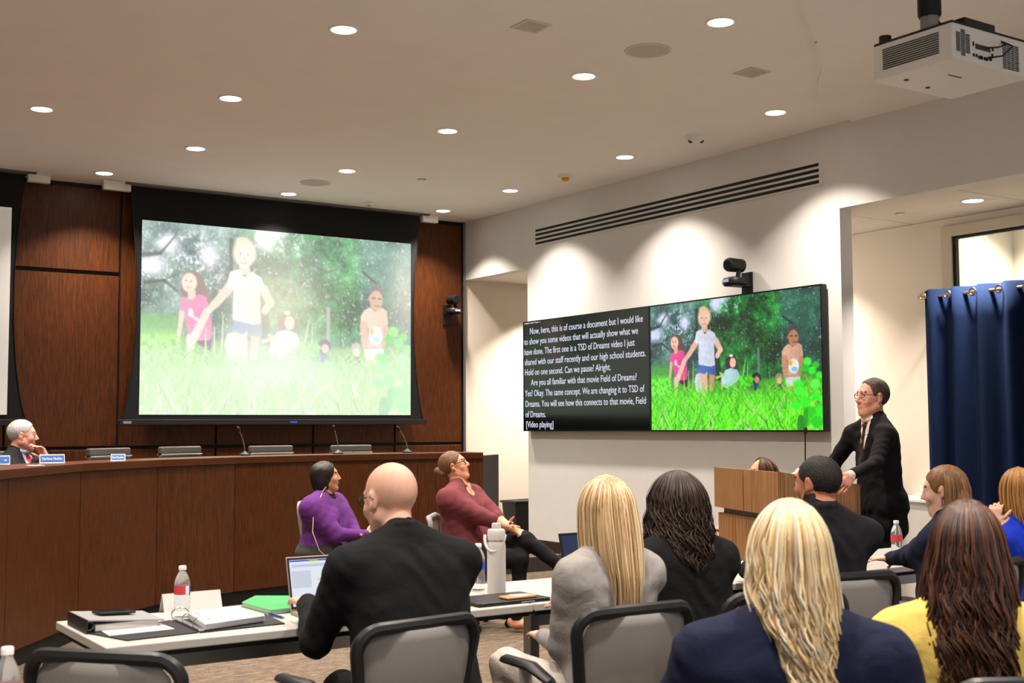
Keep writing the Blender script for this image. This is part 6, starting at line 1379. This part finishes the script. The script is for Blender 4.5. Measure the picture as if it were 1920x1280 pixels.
MB().tube([W_+V3(.012, -.03, 0)+.034*np.array([math.cos(a)*.7, -math.cos(a)*.5, math.sin(a)]) for a in np.linspace(0, 2*math.pi, 15)[:-1]], .006, 6, closed=True).build('watch_strap', M_BLACK, o, smooth=True)
office_chair(o.location[0]-.0, o.location[1]+.0, 128, 'pale mesh chair carrying the woman in maroon', pale=True, sc=.95)
# 13 standing speaker
h_ = ond(1634, 708, 8.55)
hnear = ond(1600, 888, 7.97); pq = PC+ps*.54+pf*.72
o, inf = make_person(h_[:2], -72, 'standing man in black suit and glasses speaking at the lectern', top_z=h_[2]-.008, seated=False, nl=.14, hf=-.015, h=.0065, hip_z=.95, lean=-.08, mats=dict(skin=skin('ruddy', ''), hair=mat('hair_brown_grey', '#4a3a30', .6, noise=.45, scale=70, bump=.5, bscale=110), brow=mat('brow_grey', ''), top=suit_bk, pants=blkpants, shirt=mat('shirt_pinkwhite', '#ecd9cf', .8), tie=mat('tie_brown', '#4a3526', .6, noise=.8, scale=40), beard=mat('beard_salt', '#cfa48f', .7), lip=MATS['lip_pale']),
    beard='chin', head_yaw=.04, head_pitch=.05, hs=1.10, wide=1.16, sw=.192, belly=1.02, sf=.06, arm_r=.92, tie=True, collar=[(.064, .022, 'shirt', .012), (.076, .006, 'top', .013)],
    hands={-1: ('w', hnear), 1: ('w', (pq[0], pq[1], 1.165))}, poles={-1: (-.15, -.6, -.8), 1: (.6, -.4, -.8)}, hand_dirs={-1: ((-.12, .72, -.66), (.1, .5, .3)), 1: ((0, .9, -.25), (-1, 0, 0))}, hand_opts={-1: dict(curl=.28, palm=(.9, 0, -.3)), 1: dict(palm=DN)})
hair_cap(o, inf, MATS['hair_brown_grey'], [('el', (0, -.018, .032), (.079, .102, .096), .01, False), ('el', (0, .135, .02), (.14, .10, .10), .012, True), ('el', (0, .11, -.07), (.14, .10, .1), .012, True), ('el', (0, .01, -.175), (.14, .16, .115), .015, True)]+[('el', (q*.09, .004, -.012), (.022, .026, .045), .008, True) for q in (-1, 1)], h=.005, amp=.001)
glasses(o, inf, M_BLACK, .0024, .022, .015)
pin = MB().sphere(tuple(inf['N']+inf['F']*.125-inf['X']*.09-inf['U']*.09), .008, 8, 6).build('lapel_pin', M_WHITE, o, smooth=True)
# 14 woman half hidden behind the lectern, holding a cup
h_ = ond(1428, 860, 9.75)
cupw = ond(1357, 1005, 9.35)
o, inf = make_person(h_[:2], -62, 'brown haired woman half hidden behind the lectern', top_z=h_[2], female=True, jacket=False, mats=dict(skin=skin('warm', ''), hair=MATS['brow_brown'], top=blk, pants=blkpants), hands={-1: ('w', ond(1382, 998, 9.38)), 1: (.1, .3, .68)}, poles={-1: (-.5, -.5, -.8), 1: (.5, -.4, -1)}, hand_dirs={-1: ((-.1, .9, .1), (0, .2, 1)), 1: ((-.5, .8, 0), (-.5, -.3, .5))}, hand_opts={-1: dict(curl=.55, palm=(1, 0, 0)), 1: dict(palm=DN)}, h=.009, cuff=.9)
ze = lambda a: -.20
env_volume(o, inf, mat('under_mbrown', '#3c2416', .6), env_tuck, .129, -.2, 2.0, z_end=ze); strands(o, inf, hair_mat('mid_brown', ('#2c1a10', '#4a2c1a', '#6b4226', '#3a2214')), 400, env_tuck, ze, (-2.0, 2.0), .003, (.002, 12), 21, seg=12, clump=40)
office_chair(o.location[0], o.location[1], -62, 'mesh office chair hidden behind the lectern')
t = empty('coffee_cup', (cupw[0], cupw[1], cupw[2])); tag(t, 'white paper coffee cup held beside the lectern', 'cup')
MB().lathe([(.028, 0), (.036, .10), (.036, .102)], 20).build('cup_body', mat('cup_white', '#e8e4dc', .6), t, smooth=True); MB().lathe([(.0315, .03), (.0347, .075)], 20, cap=False).build('sleeve', mat('cup_pattern', '#5c5348', .8, noise=.9, scale=90), t, smooth=True); MB().lathe([(.038, .1025), (.038, .108), (.034, .116), (.001, .117)], 20).build('lid', M_WHITE, t, smooth=True)
